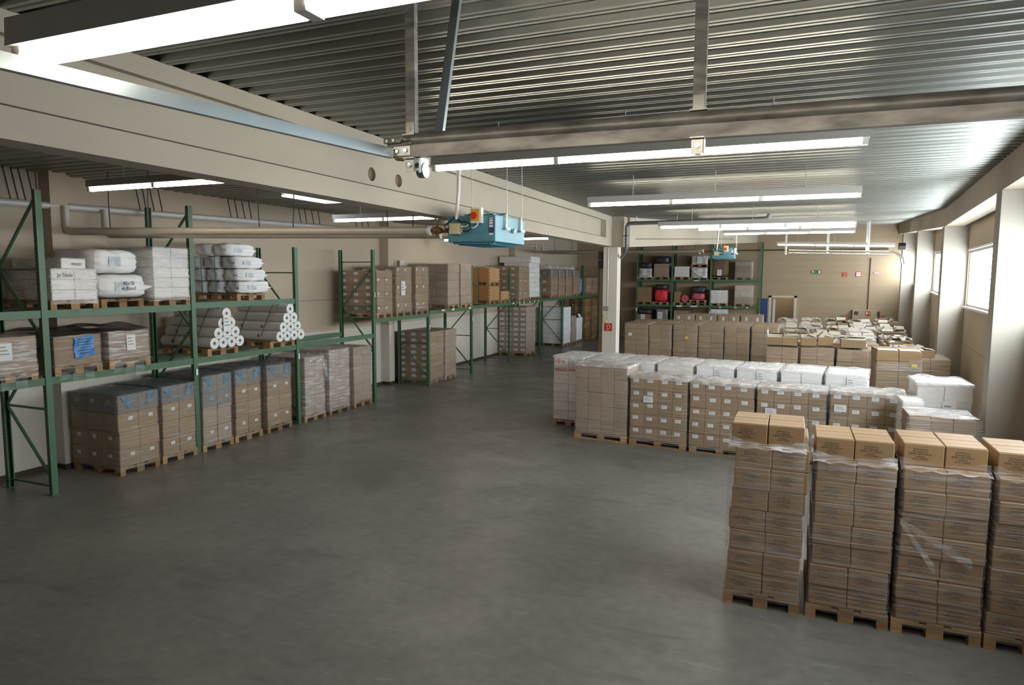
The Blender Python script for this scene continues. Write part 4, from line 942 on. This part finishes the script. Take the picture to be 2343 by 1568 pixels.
def heater(label, x0, y0, z0, w, d, h, ztop, yscale=1, detail=True):
    o = thing('unit_heater', label, 'heater', (x0, y0, z0), 0, 'blue unit heaters hung from the ceiling')
    mb = MB(); mb.box(0, w, 0, d, 0, h); b = bevelled(mb, 'casing', [M['blue']], .008); link('casing', b, o)
    q = MB()
    for k in range(7): q.add([(w * (.12 + .115 * k), .06, -.002), (w * (.2 + .115 * k), .06, -.045), (w * (.2 + .115 * k), d - .1, -.045), (w * (.12 + .115 * k), d - .1, -.002)], [(0, 1, 2, 3)])
    q.box(w * .08, w * .95, .05, .058, -.03, 0); q.build('louvre', M['blue'], o)
    q = MB(); q.box(.07, .22, -.085, -.002, h * .30, h * .70); q.tube([(.22, -.045, h * .58), (.27, -.045, h * .58)], .024, 8); q.tube([(.22, -.045, h * .42), (.27, -.045, h * .42)], .024, 8); q.build('junction_box', M['cream'], o)
    q = MB(); q.tube([(.27, -.045, h * .42), (.38, -.09, h * .40), (.43, -.1, h * .5), (.41, -.1, h * .66), (.33, -.08, h * .76), (.24, -.05, h * .76), (.19, -.04, h * .86)], .013, 8); q.tube([(.07, -.045, h * .5), (.0, -.06, h * .5), (-.03, -.06, h * .62), (.05, -.05, h * .78), (.14, -.04, h * .92)], .011, 8); q.build('black_cable', M['black'], o)
    q = MB(); q.tube([(.27, -.045, h * .58), (.34, -.05, h * .58), (.37, -.05, h * .66)], .009, 8); q.tube([(.37, -.05, h * .52), (.46, -.05, h * .52), (.51, -.04, h * .62), (.51, -.03, h * .9)], .009, 8); q.build('white_cable', M['lampw'], o)
    sw = link('emergency_switch', None, o, (.50, -.075, h * .98))
    MB().box(-.085, .085, 0, .075, -.11, .11).build('switch_box', M['lampw'], sw); MB().box(-.085, .055, -.006, 0, -.08, .09).build('yellow_plate', M['yellow'], sw); MB().tube([(-.02, -.006, 0), (-.02, -.045, 0)], .048, 16).build('red_knob', M['red'], sw)
    q = MB(); q.tube([(.16, -.035, h * .86), (.19, -.02, h + .35), (.2, 0, ztop - z0 - .02)], .026, 10); q.build('conduit', M['lampw'], o)
    q = MB(); q.box(w * .86, w * .975, -.004, -.0005, h * .34, h * .93)
    q.build('rating_plate', M['purple'], o)
    q = MB()
    for k, (a, b_) in enumerate(((.86, .9), (.76, .83), (.66, .74), (.54, .63))): q.box(w * .875, w * .955, -.006, -.0042, h * a, h * b_)
    q.box(w * .875, w * .955, -.004, -.0005, h * .25, h * .32); q.build('plate_text', M['signwhite'], o)
    for yy in (d * .3, d * .82):
        q = MB(); q.box(w + .001, w + .03, yy - .03, yy + .03, h * .5, h * 1.08); q.tube([(w + .04, yy, h * .48), (w + .04, yy, h * .56)], .05, 10); q.build('bracket', M['bolt'], o)
        q = MB(); q.tube([(w + .04, yy, h * .56), (w + .03, yy, ztop - z0 + .01)], .006, 6); q.build('hanger', M['galv'], o)
    q = MB(); q.tube([(w + .01, d * .55, h * .5), (w + .05, d * .55, h * .48)], .035, 8); q.build('vent_knob', M['bolt'], o)
    for xx in (.05, .3):
        q = MB(); q.tube([(xx, d * .2, h * .98), (xx - .02, d * .2, ztop - z0 + .01)], .006, 6); q.build('hanger', M['galv'], o)
    q = MB()
    q.tube([(.2, .2, h + .02), (.35, .25, h + .08), (.5, .3, h + .07), (.6, .4, h + .03)], .012, 6)
    for k in range(6): q.box(w * (.2 + .12 * k), w * (.22 + .12 * k), .25, d * .9, h - .002, h + .05)
    q.bar((.05, .5, h + .05), (w * .95, .5, h + .05), .05, .03); q.build('top_frame', M['blue'], o)
    return o
heater('blue unit heater with red emergency button, hung beside the big beam', -4.83, 9.12, 4.02, .78, 1.15, .385, ZC)
heater('small distant blue unit heater hung before the far rack', -2.98, 27.4, 4.27, .80, .95, .37, zc(27.8))
o = thing('drain_pipe', 'dark grey plastic drain pipe running over the column and under the ceiling', 'pipe', (-4.52, 19.55, 4.2))
MB().tube([(-.24, .36, -.10), (-.16, .22, -.03), (-.06, .06, .07), (-.02, .01, .17), (-.02, 0, .45), (-.02, 0, .77), (.02, 0, .84), (.1, 0, .865), (2, 0, .88), (3.7, 0, .895), (3.78, 0, .92), (3.82, 0, .98), (3.82, 0, 1.03)], .053, 14).build('pipe_run', M['drain'], o)
for x in (.25, 1.4, 2.5, 3.5):
    b = MB(); b.tube([(x, 0, .875), (x + .02, 0, 1.075)], .006, 6); b.tube([(x - .015, 0, .877), (x + .015, 0, .877)], .06, 12); b.build('pipe_clip', M['galv'], o)
b = MB(); b.tube([(-.02, 0, .5), (-.02, 0, .53)], .06, 12); b.bar((-.14, .1, .515), (.0, 0, .515), .02, .02); b.build('pipe_clip', M['line'], o)

# ------------------------------------------------------------------ door track near the camera
YR = 3.6
o = thing('door_track', 'galvanised double track crossing under the ceiling in front of the strip lamp', 'door track', (-2.2, YR, 4.25))
MB().tube([(.07, 0, .062), (4.6, 0, .028)], .040, 18).build('track_tube', M['grime'], o)
def chan(mb, a, b, w, h):
    mb.bar(a, b, w, h)
mb = MB(); mb.bar((-.06, 0, -.004), (4.6, 0, -.026), .05, .072); mb.build('lower_channel', M['grime'], o)
mb = MB(); mb.box(-.115, .0, -.045, -.03, .045, .075); mb.box(-.115, .0, -.03, .02, .068, .075); mb.tube([(-.1, -.01, .03), (.08, -.01, .045)], .022, 10); mb.build('end_clamp', M['grime'], o)
mb = MB(); mb.box(-.055, .06, -.032, -.026, -.03, .025); mb.build('splice_plate', M['galv'], o)
for x, z in ((-.09, .058), (-.045, .06)):
    MB().tube([(x, -.046, z), (x, -.052, z)], .009, 10).build('bolt', M['bolt'], o)
for x, z in ((-.03, -.003), (.03, -.001)): MB().tube([(x, -.033, z), (x, -.042, z)], .011, 12).build('bolt', M['bolt'], o)
def upright(x, y2, nm, tx=0, open_=False):
    z0 = .105; z1 = ZC - 4.25 + .03
    mb = MB(); mb.box(x - .031, x + .031, -.01, -.006, z0 - .02, z1); mb.box(x + .028, x + .031, -.006, .03, z0 - .02, z1); mb.box(x - .031, x - .028, -.006, .03, z0 - .02, z1); mb.build('hanger_post', M['grime'], o)
    mb = MB(); mb.box(x - .028, x + .028, -.016, -.011, z0 - .015, z0 + .06); mb.box(x - .04, x + .045, -.045, .04, z0 - .02, z0 - .012); mb.build('post_foot', M['galv'], o)
    MB().tube([(x, -.016, z0 + .02), (x, -.024, z0 + .02)], .009, 10).build('bolt', M['bolt'], o)
    mb = MB(); mb.box(x - .03, x + .03, -.02, -.015, -.125, -.045); mb.box(x - .035, x + .035, -.045, .03, -.05, -.044); mb.box(x + .027, x + .032, -.02, .04, -.12, -.045); mb.build('lower_bracket', M['galv'], o)
    MB().tube([(x, -.02, -.085), (x, -.029, -.085)], .012, 12).build('bolt', M['bolt'], o)
upright(.05, 0, 'a'); upright(1.72, 0, 'b')
mb = MB(); mb.bar((.16, .12, .02), (.19, .35, ZC - 4.25 + .02), .055, .03, up=(0, 1, 0)); mb.build('slanted_strut', M['galvb'], o)
mb = MB(); mb.box(.10, .115, .0, .09, -.13, -.04); mb.tube([(.075, .05, -.11), (.12, .05, -.11)], .045, 14); mb.build('roller_bracket', M['galvb'], o)
o = thing('track_rail', 'long bluish galvanised rail running diagonally above the big beam', 'rail', (-2.26, 3.55, 4.235))
mb = MB(); mb.bar((0, 0, 0), (-.30, -2.0, .0), .035, .058); mb.bar((-.30, -2.0, .0), (-.9, -6.0, 0), .035, .058); mb.build('channel', M['galvb'], o)
mb = MB(); mb.bar((.01, .04, -.005), (.06, .055, -.01), .04, .06); mb.build('rail_end', M['brass'], o)

# tracks of the far roller door
o = thing('door_track', 'pale door tracks hung under the ceiling near the far wall', 'door track', (-.3, 33.4, 4.80))
for dy, dz in ((0, .0), (-.9, -.06)):
    mb = MB(); mb.tube([(0, dy, dz), (4.0, dy, dz - .10), (4.25, dy, dz - .16), (4.45, dy, dz - .34), (4.5, dy, dz - .6)], .035, 8); mb.tube([(0, dy, dz - .12), (3.9, dy, dz - .22)], .022, 8); mb.build('track_rail', M['galv'], o)
for x in (-.15, 1.55, 3.1):
    for dy in (0, -.9):
        zt = zc(33.4 + dy) - 4.80; mb = MB(); mb.box(x, x + .07, dy - .02, dy + .02, -.2, zt + .01); mb.build('hanger_post', M['lampw'], o)
mb = MB(); mb.tube([(4.3, -.45, .1), (4.55, -.45, .1)], .14, 12); mb.build('motor', M['black'], o)
# conduit and small switch boxes
def wallbox(label, x, y, z, w, h, t, m, name='switch_box', side=None, cat='box'):
    mb = MB(); mb.box(-w / 2, w / 2, -t, 0, -h / 2, h / 2); return tag(link(name, bevelled(mb, name, [M[m]], .004), None, (x, y, z), side or 0), label, cat)
wallbox('pale round-cornered junction box halfway up the central column', -5.10, 19.698, 2.60, .13, .13, .06, 'galv', cat='junction box')
wallbox('cream switch box under the junction box on the central column', -5.17, 19.698, 2.36, .09, .11, .05, 'cream', cat='switch')
wallbox('cream socket box just above the red sign on the column', -5.17, 19.698, 2.22, .10, .08, .05, 'cream', 'socket_box', cat='socket')
o = MB().tube([(-5.10, 19.69, 4.38), (-5.10, 19.69, 2.67)], .011, 8).tube([(-5.09, 19.69, 2.53), (-5.09, 19.69, 2.27)], .008, 8).build('cable_conduit', M['galv']); tag(o, 'thin grey conduit running down the central column face', 'conduit')
for k, z in enumerate((4.16, 3.90)):
    mb = MB(); mb.box(-.075, .075, -.12, 0, -.13, .10); q = link('loudspeaker', bevelled(mb, 'loudspeaker', [M['black']], .01), None, (-5.38, 19.948, z + .02)); tag(q, 'black loudspeaker, %s of two stacked on the side pillar of the column' % ['upper', 'lower'][k], 'loudspeaker', 'loudspeakers on the column')
wallbox('grey electrical cabinet on the wall pillar above the long rack loads', -12.0, 19.25, 3.80, .30, .45, .14, 'galv', 'switch_cabinet', R(90), 'cabinet')
o = MB().tube([(-12.27, 19.15, 4.0), (-12.27, 19.15, 4.5), (-12.27, 19.3, 4.62), (-12.27, 19.3, 5.2)], .012, 6).build('cable_conduit', M['galv']); tag(o, 'thin conduit rising from the grey cabinet along the rack wall', 'conduit')
o = MB().tube([(3.62, 39.97, 4.6), (3.60, 39.97, 3), (3.58, 39.97, .2)], .02, 8).build('cable_conduit', M['line']); tag(o, 'dark vertical cable on the far wall beside the fire cabinet', 'cable')
# ------------------------------------------------------------------ signs
def plate(name, label, x, y, z, w, h, m, parts=()):
    root = thing(name, label, 'sign', (x, y, z)); MB().box(-w / 2, w / 2, -.008, 0, -h / 2, h / 2).build('sign_plate', M[m], root)
    for nm, mb, mm in parts: mb.build(nm, M[mm], root)
    return root
def quad2(mb, pts, y0=-.011, y1=-.0085):
    return mb.prism(pts, lambda a, b, t: (a, t, b), y0, y1)
run = MB()
quad2(run, [(-.185 + .03 * math.cos(a * math.pi / 5), .068 + .024 * math.sin(a * math.pi / 5)) for a in range(10)])
quad2(run, [(-.145, .05), (-.115, .035), (-.15, -.02), (-.18, -.005)]); quad2(run, [(-.16, 0), (-.135, -.02), (-.10, -.055), (-.115, -.075)]); quad2(run, [(-.18, 0), (-.155, -.015), (-.19, -.06), (-.225, -.07), (-.225, -.055), (-.2, -.045)])
quad2(run, [(-.14, .045), (-.125, .03), (-.085, .01), (-.08, .03)]); quad2(run, [(-.15, .05), (-.16, .03), (-.21, .02), (-.205, .04)])
arr = MB(); quad2(arr, [(-.05, -.006), (.055, -.006), (.055, .008), (-.05, .008)]); quad2(arr, [(-.075, .001), (-.045, .03), (-.045, -.028)])
dr = MB(); quad2(dr, [(.115, -.075), (.205, -.075), (.205, .075), (.115, .075)])
plate('exit_sign', 'green exit sign with running man on the far wall', 1.05, 39.985, 3.875, .47, .20, 'signgreen', (('running_man', run, 'signwhite'), ('arrow', arr, 'signwhite'), ('door_symbol', dr, 'signwhite')))
def hose(sc):
    m_ = MB(); pts = [(-.22, -.30), (-.05, -.33), (.12, -.18), (.22, .02), (.20, .22), (.05, .33), (-.10, .26), (-.12, .12)]
    m_.tube([(a * sc, -.012, b * sc) for a, b in pts], .038 * sc, 8); m_.tube([(-.16 * sc, -.012, .18 * sc), (-.13 * sc, -.012, -.28 * sc)], .03 * sc, 8); return m_
plate('hose_sign', 'red square sign with hose symbol on the central column', -5.065, 19.69, 2.045, .235, .225, 'signred', (('hose_symbol', hose(.235), 'hose'),))
plate('hose_sign', 'small red hose sign in the middle of the far wall', 2.435, 39.985, 3.745, .22, .22, 'signred', (('hose_symbol', hose(.22), 'hose'),))
r = plate('letter_sign', 'white sign with red border and letter F on the far wall', 3.085, 39.985, 3.765, .25, .27, 'signred'); MB().box(-.095, .095, -.011, -.0085, -.105, .105).build('white_field', M['signwhite'], r); link('letter', text_mesh('F', .19, 'signred'), r, (.0, -.0125, -.065))
r = plate('text_sign', 'small narrow white sign with red border on the far wall', 3.93, 39.985, 3.825, .27, .09, 'signred'); MB().box(-.12, .12, -.011, -.0085, -.03, .03).build('white_field', M['signwhite'], r)
r = thing('fire_cabinet', 'beige fire cabinet with red extinguisher sign at the foot of the far wall', 'cabinet', (3.45, 39.97, 0.6)); MB().box(-.57, .57, -.22, 0, 0, 1.32).build('cabinet_body', M['cab'], r); MB().box(-.25, .55, -.232, -.222, .03, 1.29).build('cabinet_door', M['cab'], r)
MB().box(-.49, -.31, -.235, -.221, 1.05, 1.22).build('cabinet_vent', M['line'], r)
MB().box(.04, .27, -.243, -.233, 1.0, 1.23).build('sign_plate', M['signred'], r); q = MB(); q.box(.08, .14, -.247, -.2435, 1.08, 1.20); q.box(.06, .075, -.247, -.2435, 1.03, 1.2); q.box(.17, .24, -.247, -.2435, 1.12, 1.15); q.box(.195, .215, -.247, -.2435, 1.09, 1.18); q.build('sign_symbol', M['signwhite'], r)
MB().box(.575, .72, -.16, 0, .7, 1.22).build('side_box', M['line'], r)
r = thing('fire_extinguisher', 'red fire extinguisher hanging beside the fire cabinet', 'fire extinguisher', (2.5, 39.88, .95)); MB().tube([(0, 0, 0), (0, 0, .42), (0, 0, .5), (0, 0, .56)], [.085, .085, .06, .03], 14).build('cylinder_body', M['red'], r); MB().tube([(0, 0, .57), (-.06, -.03, .62), (-.15, -.03, .6), (-.2, -.03, .5)], .014, 8).build('hose', M['black'], r); MB().bar((-.02, 0, .59), (.16, 0, .68), .03, .02).bar((-.02, 0, .57), (.13, 0, .61), .03, .02).build('handle', M['red'], r)
r = thing('call_point', 'small fire alarm box with dark red top low at the window corner', 'alarm', (4.28, 39.97, 1.45)); MB().box(-.11, .11, -.06, 0, -.2, .08).build('alarm_box', M['lampw'], r); MB().box(-.12, .12, -.07, 0, .08, .16).build('alarm_top', M['signred'], r)

# ------------------------------------------------------------------ light, camera, render settings
w = bpy.data.worlds.new('World'); SC.world = w; w.use_nodes = True
bg = w.node_tree.nodes['Background']; bg.inputs[0].default_value = (.75, .85, 1, 1); bg.inputs[1].default_value = .35
cam = bpy.data.cameras.new('camera'); co = bpy.data.objects.new('camera', cam); COL.objects.link(co)
cam.sensor_width = 36; cam.sensor_fit = 'HORIZONTAL'; cam.lens = 1551.5 / 2343 * 36; cam.clip_start = .05; cam.clip_end = 200
yaw, pitch, roll = -.39285, .09578, .005457
Fv = Vector((math.sin(yaw) * math.cos(pitch), math.cos(yaw) * math.cos(pitch), -math.sin(pitch)))
rv = Vector((math.cos(yaw), -math.sin(yaw), 0)); uv = rv.cross(Fv); c_, s_ = math.cos(roll), math.sin(roll)
r2 = rv * c_ + uv * s_; u2 = uv * c_ - rv * s_
mw = Matrix.Identity(4)
for i in range(3): mw[i][0] = r2[i]; mw[i][1] = u2[i]; mw[i][2] = -Fv[i]
mw.translation = (0, 0, 3.5); co.matrix_world = mw
SC.camera = co
vs = SC.view_settings; vs.view_transform = 'Standard'; vs.look = 'None'; vs.gamma = 1; vs.exposure = 1.3; vs.use_curve_mapping = False
cy = SC.cycles
cy.max_bounces = 7; cy.diffuse_bounces = 4; cy.glossy_bounces = 3; cy.transmission_bounces = 2; cy.transparent_max_bounces = 14
cy.caustics_reflective = False; cy.caustics_refractive = False; cy.sample_clamp_indirect = 6; cy.use_denoising = True
